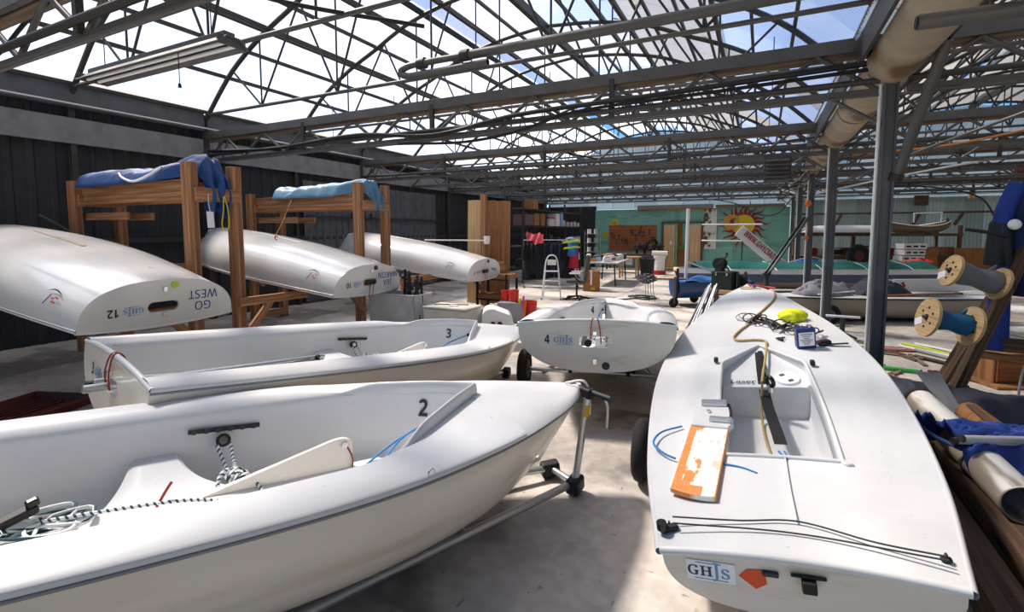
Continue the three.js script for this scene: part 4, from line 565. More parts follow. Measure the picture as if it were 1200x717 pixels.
{ const t = thing('clothes_rail', 'chrome clothes rail on tall legs full of hanging wetsuits', 'clothes rail', [0, 0, 0]), a = [-6.5, 13.7], n = 1.65; rod(t, 'rail', V(...[a[0], 1.44, a[1]]), V(camR(...a, n)[0], 1.44, camR(...a, n)[1]), .016, M.chrome, 10); for (const q of [0, n]) { const p = camR(...a, q); rod(t, 'leg', V(p[0], .08, p[1]), V(p[0], 1.44, p[1]), .02, M.woodGrey, 10); beam(t, 'foot_bar', V(p[0] + .13, .04, p[1] - .26), V(p[0] - .13, .04, p[1] + .26), .04, .04, M.woodGrey); }
  const cols = [0x0f1014, 0x12141c, 0x101722, 0x16161a, 0x1a2230, 0x14202e, 0x0d0e12, 0x1b2c44, 0x10131c, 0x232a3a, 0x11131a];
  for (let k = 0; k < 11; k++) { const p = camR(...a, .2 + k * .115), w = thing('wetsuit', ['black wetsuit hanging at the pink bag end of the clothes rail', 'navy wetsuit hanging in the middle of the clothes rail', 'black wetsuit hanging near the yellow and blue vest'][k < 4 ? 0 : k < 8 ? 1 : 2], 'wetsuit', [p[0], 1.42, p[1]], -YAW + Math.PI / 2 + rnd(-.25, .25), ['wetsuits by the pink bag', 'wetsuits mid rail', 'wetsuits by the vest'][k < 4 ? 0 : k < 8 ? 1 : 2]); part(w, 'hanger_hook', new THREE.TorusGeometry(.02, .003, 5, 10, 4.4), M.chrome, [0, .0, 0]); garment(w, .42, rnd(.95, 1.15), std(cols[k], .85), k); }
  const v = camR(...a, 1.5), s = thing('life_vest', 'yellow and blue float vest hung on the end of the clothes rail', 'vest', [v[0], 1.5, v[1] - .1], -YAW), L = garment(s, .46, .5, std(0x2a6fb0, .8), 3, false); for (const [y, c] of [[-.12, 0xc8d62a], [-.3, 0xc8d62a]]) part(s, 'yellow_band', new THREE.TorusGeometry(.24, .03, 8, 24), std(c, .7), [0, y, 0], [Math.PI / 2, .15, 0]); part(s, 'collar', new THREE.TorusGeometry(.1, .035, 8, 18), std(0x9cc4d8, .8), [0, -.03, 0], [Math.PI / 2 - .3, 0, 0]);
  const rv = camR(...a, 1.5), rs = thing('red_jacket', 'red spray jacket hanging below the float vest', 'jacket', [rv[0] + .1, 1.15, rv[1] - .15], -YAW); garment(rs, .34, .5, std(0xb3243a, .8), 5, false); part(rs, 'collar', new THREE.TorusGeometry(.07, .02, 6, 14), std(0x3a8fc8, .8), [0, -.01, 0], [Math.PI / 2, 0, 0]);
  const pb = thing('pink_bag', 'coral pink cloth bag draped over the clothes rail', 'bag', [camR(...a, .35)[0], 1.44, camR(...a, .35)[1] - .05], -YAW); part(pb, 'cloth', surf((u, w) => { const x = lerp(-.34, .36, u), y = lerp(.2, -.12, w) + .03 * Math.sin(u * 9) - .05 * (u < .15 ? (1 - u * 6) * w : 0); return [x, y + (u < .1 ? .05 : 0), .035 + .02 * Math.sin(u * 14 + w * 5)]; }, 24, 10), std(0xe2606a, .8)); part(pb, 'back_cloth', surf((u, w) => [lerp(-.32, .34, u), lerp(.18, -.08, w), -.05 + .02 * Math.sin(u * 12)], 16, 6), std(0xe2606a, .8));
}
// ---------------------------------------------------------------- store shelves and work corner
{ const t = thing('storage_shelves', 'long dark grey steel shelving along the side wall', 'shelves', [0, 0, 0]); for (const d of [14.6, 16.5, 18.4, 20.3]) for (const x of [-7.6, -6.95]) beam(t, 'upright', V(x, 0, d), V(x, 2.75, d), .06, .06, M.steelDark); for (const y of [.5, 1.2, 1.88, 2.44]) beam(t, 'shelf', V(-7.28, y, 14.55), V(-7.28, y, 20.35), .68, .05, M.steelDark);
  const B = (name, label, cat, d, y, w, h, dep, m, group, x = -7.1) => { const o = thing(name, label, cat, [x, y + .026, d], rnd(-.1, .1), group); box(o, 'carton', dep, h, w, m, [0, h / 2, 0], null, .006); box(o, 'tape', dep + .003, .003, .05, M.cream, [0, h, 0], null, 0); return o; };
  M.card = std(0xa8733f, .85, 0, { map: mottle }); const red = std(0xa04038, .7), pale = std(0xc8c4cc, .7), bl = std(0x8fa4bd, .6);
  B('carton', 'cardboard carton alone on the top shelf', 'carton', 15.5, 2.44, .5, .3, .4, M.card); B('carton', 'brown cardboard carton on the upper shelf, beside a tan one', 'carton', 15.6, 1.88, .42, .4, .4, M.card); B('carton', 'tan cardboard carton on the upper shelf, beside a red lidded box', 'carton', 16.15, 1.88, .4, .42, .4, M.plyBrown); B('carton', 'dull purple carton at the near end of the upper shelf', 'carton', 14.95, 1.88, .7, .36, .45, std(0x6d5358, .8));
  const r = B('lidded_box', 'pale patterned box with red lid on the upper shelf', 'box', 16.95, 1.88, .6, .36, .4, pale); box(r, 'red_lid', .42, .08, .62, red, [0, .3, 0]); B('lidded_box', 'white lidded box on the upper shelf', 'box', 17.6, 1.88, .4, .46, .36, M.white); B('plastic_drum', 'pale blue drum on the upper shelf', 'drum', 18.1, 1.88, .3, .52, .3, bl);
  for (let k = 0; k < 22; k++) { const y = [1.2, .5, 1.88, 1.2][k % 4], d = 18.2 + .42 * Math.floor(k / 4) * 1 + .09 * (k % 4), h = rnd(.14, .3), o = thing('storage_jar', k % 2 ? 'silver tin among jars on the far end of the shelves' : 'white jar among tins on the far end of the shelves', k % 2 ? 'tin' : 'jar', [-7.0, y + .026, Math.min(20.2, d)], 0, k % 2 ? 'tins on the shelves' : 'jars on the shelves'); part(o, 'body', new THREE.CylinderGeometry(.08, .08, h, 14), [M.white, M.chrome, M.binGrey, M.alu][k % 4], [0, h / 2, 0]); part(o, 'lid', new THREE.CylinderGeometry(.083, .083, .03, 14), k % 3 ? M.black : M.red, [0, h + .012, 0]); }
  for (let k = 0; k < 9; k++) { const y = k % 2 ? 1.2 : .5; B('dark_crate', k % 2 ? 'dark crate on the middle shelf behind the clothes rail' : 'dark crate on the low shelf behind the clothes rail', 'crate', 14.9 + .4 * k, y, .34, rnd(.2, .36), .4, M.wallMetal, k % 2 ? 'dark crates on the middle shelf' : 'dark crates on the low shelf'); }
}
{ const t = thing('wire_shelf', 'narrow open wire shelf unit beside the teal wall', 'shelf unit', [-6.75, 0, 21.4]); for (const x of [-.3, .3]) for (const z of [-.2, .2]) rod(t, 'upright', v3(x, 0, z), v3(x, 1.75, z), .016, M.alu, 8); for (const y of [.4, .8, 1.2, 1.6]) { box(t, 'shelf', .62, .02, .42, M.alu, [0, y, 0]); for (let k = 0; k < 2; k++) { const o = thing('paint_can', 'paint can standing on the narrow wire shelf unit', 'can', [-6.9 + .3 * k, y + .012, 21.4], 0, 'paint cans on the wire shelf'); part(o, 'body', new THREE.CylinderGeometry(.085, .085, .2, 16), k ? M.binGrey : M.white, [0, .1, 0]); part(o, 'lid', new THREE.CylinderGeometry(.07, .07, .012, 16), M.chrome, [0, .205, 0]); } } }
{ const t = thing('cardboard_box', 'tall brown cardboard box standing behind the swivel chair', 'box', [-4.35, 0, 13.75], .25); box(t, 'carton', .46, .58, .42, M.card, [0, .29, 0], null, .006); box(t, 'tape', .05, .4, .003, M.cream, [0, .38, .211], null, 0); box(t, 'printed_square', .12, .08, .002, std(0xc9a23a, .7), [.05, .08, .211], null, 0); }
{ const t = thing('work_table', 'long trestle table heaped with small parts', 'table', [-4.55, 0, 16.2], .1); box(t, 'table_top', 1.0, .04, 2.6, M.binGrey, [0, .72, 0]); for (const z of [-1.1, 1.1]) for (const x of [-.42, .42]) beam(t, 'leg', v3(x, 0, z), v3(x * .9, .7, z), .04, .04, M.black); rod(t, 'stretcher', v3(-.42, .2, 1.1), v3(-.42, .2, -1.1), .015, M.black);
  const t2 = thing('wood_trestle', 'pale timber trestle at the end of the work table', 'trestle', [-4.35, 0, 18.3]); for (const x of [-.3, .3]) for (const z of [-.2, .2]) beam(t2, 'leg', v3(x, 0, z), v3(x, .74, z), .06, .06, M.ply); box(t2, 'top', .8, .05, .5, M.ply, [0, .76, 0]); beam(t2, 'rail', v3(-.3, .2, .2), v3(.3, .2, .2), .04, .06, M.ply);
  const cols = [0xd9892a, 0xe6e6e6, 0x9db3c4, 0xb03028, 0x2c3540, 0xe0ddd2, 0x557a9c, 0xcfd2d4, 0x8a2f2a, 0x303030]; for (let k = 0; k < 10; k++) { const o = thing('parts_tray', k === 0 ? 'orange parts tray on the trestle table' : ['pale parts tray on the trestle table', 'dark or coloured parts tray on the trestle table'][[1, 2, 5, 7].includes(k) ? 0 : 1], 'tray', [-4.75 + .4 * (k % 2), .742, 15.1 + .24 * k], rnd(1), k ? ([1, 2, 5, 7].includes(k) ? 'pale trays on the table' : 'coloured trays on the table') : undefined); box(o, 'tray', .26, rnd(.08, .2), .2, std(cols[k], .6), [0, .07, 0], null, .02); box(o, 'contents', .2, .05, .15, std(cols[(k + 4) % 10], .7), [0, .17, 0], [0, rnd(1), 0], .02); } }
{ const t = thing('rubbish_bin', 'black cylindrical bin beside the pale trestle', 'bin', [-3.72, 0, 18.4]); part(t, 'shell', new THREE.LatheGeometry([[0, 0], [.22, 0], [.27, .66], [.285, .67], [.285, .7], [.26, .69], [.21, .03], [0, .02]].map((p) => new THREE.Vector2(...p)), 24), M.black); part(t, 'rim', new THREE.TorusGeometry(.28, .015, 6, 24), M.black, [0, .69, 0], [Math.PI / 2, 0, 0]); }
{ const t = thing('shop_vacuum', 'white drum on a red base beside the black bin', 'vacuum', [-3.6, 0, 20.2]); part(t, 'red_base', new THREE.CylinderGeometry(.24, .26, .16, 20), M.red, [0, .08, 0]); part(t, 'drum', new THREE.CylinderGeometry(.2, .2, .5, 20), M.white, [0, .41, 0]); part(t, 'lid', new THREE.CylinderGeometry(.24, .24, .1, 20), M.cream, [0, .71, 0]); rod(t, 'roller', v3(-.3, .85, 0), v3(.3, .85, 0), .09, M.cream, 12); }
{ const t = thing('workbench', 'workbench crowded with dark machines below the tool board', 'workbench', [-5.1, 0, 22.3]); box(t, 'bench_top', 2.5, .07, .7, M.woodDark, [0, .68, 0]); for (const x of [-1.15, 1.15]) for (const z of [-.28, .28]) beam(t, 'leg', v3(x, 0, z), v3(x, .66, z), .08, .08, M.woodDark); for (const [x, w] of [[-.75, .5], [-.2, .4]]) box(t, 'drawer_box', w, .35, .5, M.binGrey, [x, .4, .05]);
  for (let k = 0; k < 4; k++) { const o = thing('outboard_motor', 'dark outboard motor standing on the workbench', 'outboard motor', [-4.95 + .33 * k, .72, 22.2 + .06 * (k % 2)], .5 * k, 'motors on the workbench'); part(o, 'cowl', new RoundedBoxGeometry(.3, .24, .22, 2, .05), k % 2 ? M.black : M.steelDark, [0, .3, 0]); box(o, 'leg', .09, .22, .09, M.black, [0, .1, 0]); rod(o, 'tiller', v3(.1, .28, 0), v3(.34, .34, .1), .018, M.black); part(o, 'flywheel', new THREE.CylinderGeometry(.09, .09, .05, 16), M.steel, [0, .44, 0]); }
  const g = thing('generator', 'dark generator in a tube frame on the floor below the tool board', 'generator', [-4.3, 0, 21.6], .3); for (const z of [-.28, .28]) tube(g, 'frame', [v3(-.36, .03, z), v3(-.36, .5, z), v3(-.3, .56, z), v3(.3, .56, z), v3(.36, .5, z), v3(.36, .03, z)], .018, M.black, 40, 6); box(g, 'engine', .5, .38, .4, M.steelDark, [0, .25, 0], null, .04); part(g, 'tank', new RoundedBoxGeometry(.5, .14, .42, 2, .04), M.black, [0, .5, 0]); part(g, 'recoil', new THREE.CylinderGeometry(.13, .13, .06, 18), M.steel, [.28, .26, 0], [0, 0, Math.PI / 2]); }
// tool board with tools
{ const t = thing('tool_board', 'rust brown tool board on the teal wall', 'tool board', [-5.35, 1.41, 22.97]); box(t, 'board', 2.19, 1.09, .03, M.board, [0, 0, 0]); for (const y of [-.56, .56]) box(t, 'frame_strip', 2.25, .04, .045, M.board, [0, y, 0]);
  for (let k = 0; k < 16; k++) { const x = -6.3 + .125 * k + rnd(-.03, .03), y = 1.1 + rnd(.1, .72), kind = k % 3, o = thing(['hammer', 'pliers', 'hand_saw'][kind], ['small hammer hanging on the brown tool board', 'dark pliers hanging on the brown tool board', 'hand saw hanging on the brown tool board'][kind], 'tool', [x, y, 22.93], 0, ['hammers on the tool board', 'pliers on the tool board', 'saws on the tool board'][kind]); if (kind === 0) { rod(o, 'handle', v3(0, -.16, 0), v3(0, .08, 0), .014, M.woodDark, 6); box(o, 'head', .12, .04, .04, M.black, [0, .09, 0]); } else if (kind === 1) { for (const s of [-1, 1]) rod(o, 'grip', v3(s * .035, -.13, 0), v3(0, 0, 0), .012, M.black, 6); box(o, 'jaw', .035, .07, .02, M.steelDark, [0, .03, 0]); } else { box(o, 'blade', .05, .22, .006, M.steelDark, [0, -.05, 0], [0, 0, .1]); box(o, 'handle', .08, .09, .02, M.woodDark, [0, .09, 0], null, .01); } }
  const h = thing('hose_coil', 'dark coiled hose hanging at the end of the tool board', 'hose', [-4.42, 1.2, 22.9]); for (let k = 0; k < 3; k++) part(h, 'loop', new THREE.TorusGeometry(.16 + .02 * k, .022, 6, 24), M.black, [.02 * k, -.02 * k, .02 * k], [0, 0, .4]); }
// painted flower and sun on the teal wall
{ const flat = (s, z = .004) => new THREE.ExtrudeGeometry(s, { depth: z, bevelEnabled: false, curveSegments: 10 }); const yel = std(0xc9b21e, .8), redP = std(0x8a2018, .8), ora = std(0xc08a3a, .8), brn = std(0x6a3f1c, .8);
  const f = thing('painted_flower', 'yellow flower painted on the teal wall above the tool board', 'mural', [-6.2, 2.08, 22.985]); for (let k = 0; k < 8; k++) { const e = new THREE.Shape(); e.absellipse(.12, 0, .1, .05, 0, 2 * Math.PI); part(f, 'petal', flat(e), yel, [0, 0, 0], [0, 0, k * Math.PI / 4]); } const c = new THREE.Shape(); c.absarc(0, 0, .07, 0, 2 * Math.PI); part(f, 'centre', flat(c, .006), ora); const d = thing('painted_flower', 'small faint yellow flower painted beside the tool board', 'mural', [-6.62, 1.55, 22.985]); const ds = new THREE.Shape(); ds.absarc(0, 0, .08, 0, 2 * Math.PI); part(d, 'centre', flat(ds), yel); for (let k = 0; k < 5; k++) part(d, 'petal', flat(ds, .003), yel, [.08 * Math.cos(k * 1.26), .08 * Math.sin(k * 1.26), 0]);
  const t = thing('sun_mural', 'painted sun with wavy dark red rays on the teal wall', 'mural', [-.82, 1.98, 22.985]); const disc = new THREE.Shape(); disc.absarc(0, 0, .43, 0, 2 * Math.PI); part(t, 'yellow_face', flat(disc), yel, [.12, 0, 0]); const d2 = new THREE.Shape(); d2.absarc(0, 0, .33, 0, 2 * Math.PI); part(t, 'tan_face', flat(d2, .006), ora, [-.35, .12, 0]); const e1 = new THREE.Shape(); e1.absellipse(0, 0, .09, .13, 0, 2 * Math.PI); part(t, 'dark_eye', flat(e1, .009), brn, [-.33, .12, 0]); for (const [x, y, w, h] of [[-.48, .02, .12, .03], [-.25, .25, .1, .025]]) { const m = new THREE.Shape(); m.absellipse(0, 0, w, h, 0, 2 * Math.PI); part(t, 'face_line', flat(m, .009), brn, [x, y, 0]); }
  for (let k = 0; k < 20; k++) { const a = k * 18 * R + .1, L = k % 2 ? .5 : .66, s = new THREE.Shape(), n = 14, wv = (q) => .06 * Math.sin(q * 7); s.moveTo(0, -.07); for (let i = 1; i <= n; i++) s.lineTo(L * i / n, wv(i / n) - .075 * (1 - i / n)); for (let i = n - 1; i >= 0; i--) s.lineTo(L * i / n, wv(i / n) + .075 * (1 - i / n)); part(t, 'ray', flat(s, .003), redP, [.1 + .44 * Math.cos(a), .44 * Math.sin(a), 0], [0, 0, a]); }
  const w = thing('paint_patch', 'flaking white panel with dark stains beside the sun mural', 'panel', [-2.0, 1.8, 22.985]); box(w, 'panel', .55, 1.7, .02, std(0xffffff, .8, 0, { map: tex(256, (u, v) => { const n = fbm(u, v, 5, 7, 511, 5); return n > .6 ? [84, 70, 58] : n > .53 ? [150, 150, 140] : [206, 202, 194]; }) }), [0, 0, 0], null, 0); box(w, 'edge_strip', .03, 1.7, .03, M.fascia, [.27, 0, .01]); }
for (const y of [2.0, 1.32]) { const s = solo('wall_pole', cyl(8), M.white, y > 1.5 ? 'white pole fixed level across the sun mural' : 'white pole fixed level below the sun mural', 'pole', null, V(-1.15, y, 22.6)); s.rotation.z = Math.PI / 2; s.scale.set(.03, 2.3, .03); }
// ---------------------------------------------------------------- things on the open floor
{ const t = thing('garden_hose', 'dark green hose trailing over the concrete floor', 'hose'), P = [[-4.4, 11.55], [-3.9, 11.9], [-3.5, 11.9], [-3.1, 12.1], [-2.75, 12.5], [-2.5, 12.9], [-2.85, 13.1], [-3.05, 12.8], [-2.7, 12.55], [-2.35, 12.75], [-2.5, 13.05], [-2.9, 12.9], [-2.6, 12.4], [-2.25, 12.6]].map(([x, d], i) => V(x, .02 + .012 * (i % 3), d)); part(t, 'hose', tubeG(P, .018, 160, 6), std(0x2b3a2c, .7)); part(t, 'nozzle', new THREE.CylinderGeometry(.022, .022, .08, 10), M.chrome, P.at(-1), [Math.PI / 2, .4, 0]); }
{ const t = thing('pram_dinghy', 'small blue pram dinghy with an upright white spar', 'dinghy', [-1.75, .12, 11.9], 27 * R); M.blueHull = std(0x17406f, .4, 0, { map: mottle }); const L = 1.7; part(t, 'hull', surf((u, v) => { const a = (v * 2 - 1) * Math.PI / 2, b = .42 * (1 - .35 * u * u), d = .4 * (1 - .35 * u ** 3), c = Math.pow(Math.abs(Math.sin(a)), .7) * Math.sign(a), q = Math.pow(Math.abs(Math.cos(a)), .7); return [u * L, .45 - d * q + .06 * u * q, b * c]; }, 20, 26), M.blueHull); const s = new THREE.Shape(); for (let i = 0; i <= 20; i++) { const a = (1 - 2 * i / 20) * Math.PI / 2, x = .42 * Math.pow(Math.abs(Math.sin(a)), .7) * Math.sign(a), y = .45 - .4 * Math.pow(Math.abs(Math.cos(a)), .7); i ? s.lineTo(x, y) : s.moveTo(x, y); } const g = new THREE.ExtrudeGeometry(s, { depth: .02, bevelEnabled: false }); g.rotateY(-Math.PI / 2); part(t, 'transom', g, M.blueHull); part(t, 'cover', surf((u, v) => [.05 + u * 1.6, .46 + .1 * Math.sin(u * 3.1) * Math.sin(v * 3.14) + .03 * Math.sin(u * 17 + v * 6), (v - .5) * .8 * (1 - .3 * u * u)], 22, 12), std(0x2f68a8, .6)); rod(t, 'spar', v3(.2, .3, .1), v3(.22, 2.1, .08), .04, M.white, 12); rod(t, 'spar_brace', v3(.24, .9, .1), v3(1.3, .45, .3), .025, M.alu, 8); rod(t, 'tiller', v3(.15, .5, .2), v3(-.55, .52, .3), .02, M.board, 8); box(t, 'rudder', .05, .5, .14, M.steelDark, [-.04, .3, .15]); rod(t, 'outboard_bracket', v3(-.05, .2, .3), v3(-.05, .75, .28), .03, M.black, 8); }
{ const t = thing('jockey_wheel', 'small black wheel under the blue pram dinghy', 'wheel', [-1.72, 0, 11.5], 27 * R); part(t, 'tyre', new THREE.TorusGeometry(.075, .035, 8, 20), M.rubber, [0, .11, 0]); part(t, 'hub', new THREE.CylinderGeometry(.05, .05, .06, 14), M.black, [0, .11, 0], [Math.PI / 2, 0, 0]); box(t, 'fork', .03, .2, .09, M.steel, [0, .2, 0]); const t2 = copyOf(t, 'small black wheel behind the blue pram dinghy', [-1.4, 0, 12.5], 27 * R); }
{ const t = thing('mesh_bag', 'crumpled grey mesh bag hung on the tiller of the pram', 'bag', [-2.35, .62, 11.6]); const g = new THREE.IcosahedronGeometry(.13, 4), P = g.attributes.position; for (let i = 0; i < P.count; i++) { const k = .7 + .6 * hash(i % 97, Math.floor(P.getX(i) * 400), 3); P.setXYZ(i, P.getX(i) * k * 1.5, P.getY(i) * k * .8, P.getZ(i) * k); } const gg = mergeVertices(g); gg.computeVertexNormals(); part(t, 'mesh', gg, M.wallLight); for (let k = 0; k < 4; k++) part(t, 'string', tubeG([v3(.05 * k, -.05, 0), v3(.06 * k - .02, -.25, .02), v3(.07 * k, -.45 - .08 * (k % 2), 0)], .006, 10, 5), M.darkRope); }
// sawhorse with a green toolbox and reels
{ const t = thing('sawhorse', 'timber sawhorse carrying a dark green toolbox', 'sawhorse', [-.5, 0, 9.1], -.3); box(t, 'top_rail', .62, .07, .34, M.ply, [0, .69, 0]); for (const x of [-.22, .22]) for (const z of [-1, 1]) beam(t, 'leg', v3(x * 1.15, 0, z * .26), v3(x, .66, z * .12), .08, .05, M.woodGrey); box(t, 'shelf', .46, .03, .3, M.woodGrey, [0, .3, 0]);
  const b = thing('toolbox', 'dark green steel toolbox on the sawhorse', 'toolbox', [-.55, .728, 9.1], -.3); M.green = std(0x17281d, .5); box(b, 'box', .34, .26, .24, M.green, [0, .13, 0], null, .015); box(b, 'lid', .35, .05, .25, M.green, [0, .28, 0], null, .015); tube(b, 'handle', [v3(-.08, .3, 0), v3(-.06, .36, 0), v3(.06, .36, 0), v3(.08, .3, 0)], .01, M.black, 14, 6); for (const x of [-.09, .09]) box(b, 'latch', .03, .05, .012, M.chrome, [x, .26, .125]);
  const r = thing('hand_winch', 'dark hand winch bolted above the green toolbox', 'winch', [-.62, 1.035, 9.1], -.3); for (const z of [-.07, .07]) part(r, 'drum_flange', new THREE.CylinderGeometry(.1, .1, .015, 20), M.black, [0, .12, z], [Math.PI / 2, 0, 0]); part(r, 'drum', new THREE.CylinderGeometry(.05, .05, .14, 16), M.steelDark, [0, .12, 0], [Math.PI / 2, 0, 0]); tube(r, 'crank', [v3(0, .12, .09), v3(.1, .2, .1), v3(.16, .3, .1), v3(.16, .3, .18)], .012, M.green, 16, 6); box(r, 'foot', .12, .03, .16, M.black, [0, .015, 0]);
  const q = thing('cable_reel', 'black cable reel beside the green toolbox', 'reel', [-.28, .728, 9.2], .2); for (const x of [-.06, .06]) part(q, 'flange', new THREE.CylinderGeometry(.15, .15, .02, 22), M.black, [x, .15, 0], [0, 0, Math.PI / 2]); part(q, 'cable', new THREE.CylinderGeometry(.1, .1, .11, 18), M.rubber, [0, .15, 0], [0, 0, Math.PI / 2]); }
for (let k = 0; k < 7; k++) { const t = thing('spar_tube', 'thin aluminium spar leaning in a bundle against the sawhorse', 'spar', [0, 0, 0], 0, 'spars leaning against the sawhorse'); rod(t, 'tube', V(-1.05 + .045 * k, .02, 7.75 + .03 * k), V(-.78 + .03 * k, .78 + .03 * (k % 3), 8.75), .016, k % 3 ? M.alu : M.steel, 8); rod(t, 'end_plug', V(-1.05 + .045 * k, .0, 7.725 + .03 * k), V(-1.05 + .045 * k, .03, 7.765 + .03 * k), .018, M.black, 8); }
{ const t = thing('timber_trestle', 'low timber trestle holding up the bow of the single-hander', 'trestle', [-.08, 0, 5.5], .05); for (const x of [-.3, .3]) for (const z of [-.2, .2]) beam(t, 'leg', v3(x * 1.2, 0, z), v3(x * .7, .5, z * .3), .05, .08, M.woodGrey); box(t, 'bearer', .7, .09, .1, M.woodGrey, [0, .53, 0]); }
// ---------------------------------------------------------------- boats and gear stored in the far bay
function longHull(L, b, d, e = .75, both = false) { return surf((u, v) => { const a = (v * 2 - 1) * Math.PI / 2, t = both ? Math.pow(Math.sin(Math.PI * clamp(u, .02, .98)), .55) : Math.pow(Math.sin(Math.PI * lerp(.02, .72, u)), .6), w = b * t, dd = d * Math.pow(t, .25), c = Math.pow(Math.abs(Math.sin(a)), e) * Math.sign(a), q = Math.pow(Math.abs(Math.cos(a)), e); return [u * L + .3 * (1 - u) ** 8 * q, -dd * q, w * c]; }, 40, 36); }
const beamOf = (L, b, both) => (u) => b * (both ? Math.pow(Math.sin(Math.PI * clamp(u, .02, .98)), .55) : Math.pow(Math.sin(Math.PI * lerp(.02, .72, u)), .6));
M.slate = std(0x56607c, .4, 0, { map: mottle }); M.beige = std(0xb7ad9a, .5, 0, { map: mottle }); M.tealCover = std(0x0e6a62, .75, 0, { map: mottle });
{ const t = thing('keelboat', 'long slate blue boat with white stripe under a teal cover', 'boat', [-2.1, .68, 14.3], 26.7 * R), L = 6.9, bf = beamOf(L, .75); part(t, 'hull', longHull(L, .75, .58), M.beige); part(t, 'slate_topside', mergeGeometries([1, -1].map((s) => surf((u, v) => [u * L + .1 * (1 - u) ** 8 * v, -.06 - .27 * v, s * (bf(u) * lerp(1.012, .975, v) + .012)], 40, 4))), M.slate); part(t, 'white_stripe', mergeGeometries([1, -1].map((s) => surf((u, v) => [u * L, .03 - .14 * v, s * (bf(u) + .022)], 40, 2))), M.white); part(t, 'cover', surf((u, v) => { const x = lerp(.5, L - .1, u), z = (v - .5) * 2; return [x, .02 + .17 * (1 - z * z) + .02 * Math.sin(u * 40 + z * 3), z * (bf(x / L) + .03)]; }, 60, 12), M.tealCover); for (let k = 0; k < 5; k++) part(t, 'cover_tie', tubeG([v3(1.2 + 1.2 * k, .0, .78), v3(1.2 + 1.2 * k, .12, .5), v3(1.2 + 1.2 * k, .2, 0)], .01, 10, 5), M.white); for (const x of [1.6, 4.6]) { box(t, 'cradle', .12, .12, 1.1, M.woodDark, [x, -.615, 0]); } part(t, 'bow_plate', boxG(.1, .1, .3, .02), M.ply, [.02, -.02, 0]); }
{ const t = thing('beige_dinghy', 'long beige hull on a low dolly behind the posts', 'dinghy', [.05, .46, 10.75], 26.7 * R), L = 4.3, bf = beamOf(L, .62); part(t, 'hull', longHull(L, .62, .42), M.beige); part(t, 'deck', surf((u, v) => { const z = (v - .5) * 2; return [u * L, .0 + .04 * (1 - z * z), z * bf(u)]; }, 36, 10), M.gelDeck); part(t, 'gunwale', mergeGeometries([1, -1].map((s) => tubeG(Array.from({ length: 20 }, (_, i) => v3(i / 19 * L, 0, s * (bf(i / 19) + .01))), .016, 50, 6))), M.steelDark); rod(t, 'dolly_bar', v3(.9, -.3, .55), v3(.9, -.3, -.55), .025, M.steel); for (const s of [-1, 1]) { const w = part(t, 'dolly_wheel', new THREE.TorusGeometry(.14, .05, 8, 22), M.rubber, [.9, -.265, s * .68]); part(w, 'hub', new THREE.CylinderGeometry(.08, .08, .08, 14), M.wallLight, [0, 0, 0], [Math.PI / 2, 0, 0]); } }
function heapG(w, d, h, s) { return surf((u, v) => { const a = v * 2 * Math.PI, r = Math.pow(u, .8), n = fbm(.5 + .45 * r * Math.cos(a), .5 + .45 * r * Math.sin(a), 5, 5, s, 5); return [w * r * Math.cos(a) * (.85 + .3 * n), h * (1 - r * r) * (.35 + 1.3 * n) + .015 * Math.sin(17 * n), d * r * Math.sin(a) * (.85 + .3 * n)]; }, 26, 40); }
M.sail = std(0x8b8d95, .8, 0, { map: mottle }); M.sailDark = std(0x3d4252, .75, 0, { map: mottle });
const al = (x, d, t, n = 0) => [x + t * Math.cos(26.7 * R) - n * Math.sin(26.7 * R), d + t * Math.sin(26.7 * R) + n * Math.cos(26.7 * R)];
{ const p = al(.05, 10.75, 1.15), t = thing('sail_heap', 'crumpled white and grey sail on the beige hull', 'sail', [p[0], .49, p[1]], 26.7 * R); part(t, 'cloth', heapG(.6, .35, .26, 601), M.sail); part(t, 'batten', boxG(.8, .02, .04), M.white, [.1, .06, .3], [0, .2, .05]); const p2 = al(.05, 10.75, 2.25), t2 = thing('sail_heap', 'dark grey folded sail between the posts on the beige hull', 'sail', [p2[0], .49, p2[1]], 26.7 * R); part(t2, 'cloth', heapG(.62, .36, .32, 613), M.sailDark); part(t2, 'rope', tubeG([v3(-.3, .2, .2), v3(0, .3, .25), v3(.3, .2, .2)], .01, 14, 5), M.white); }
{ const p = al(.05, 10.75, 2.5), t = thing('white_foil', 'white tapered board with a red mark lying on the beige hull', 'board', [p[0], .66, p[1] - .1], 26.7 * R); const s = new THREE.Shape(); s.moveTo(0, -.1); s.lineTo(1.3, -.09); s.quadraticCurveTo(1.85, -.04, 2.0, .08); s.quadraticCurveTo(1.7, .13, 1.2, .13); s.lineTo(0, .12); part(t, 'board', new THREE.ExtrudeGeometry(s, { depth: .05, bevelEnabled: true, bevelSize: .01, bevelThickness: .01, bevelSegments: 2 }), M.white); part(t, 'red_mark', boxG(.1, .1, .002, 0), std(0xb0283c, .5), [.14, .02, .062], [0, 0, .5]); const w = thing('wood_foil', 'slim varnished board lying below the white tapered board', 'board', [p[0] - .35, .5, p[1] - .55], 26.7 * R); box(w, 'blade', 1.5, .03, .12, M.plyBrown, [.8, .02, 0], [0, 0, .02], .012); box(w, 'tip', .1, .035, .1, M.woodDark, [1.58, .04, 0], null, .012); }
{ const t = thing('jack_stand', 'steel jack stand with a white top bar beside the beige hull', 'stand', [1.2, 0, 9.35]); rod(t, 'post', v3(0, 0, 0), v3(0, .33, 0), .035, M.steelDark, 10); box(t, 'top_bar', .46, .03, .06, M.white, [0, .35, 0]); for (let k = 0; k < 3; k++) beam(t, 'foot', v3(0, .1, 0), v3(.2 * Math.cos(k * 2.1), .01, .2 * Math.sin(k * 2.1)), .03, .03, M.steelDark); }
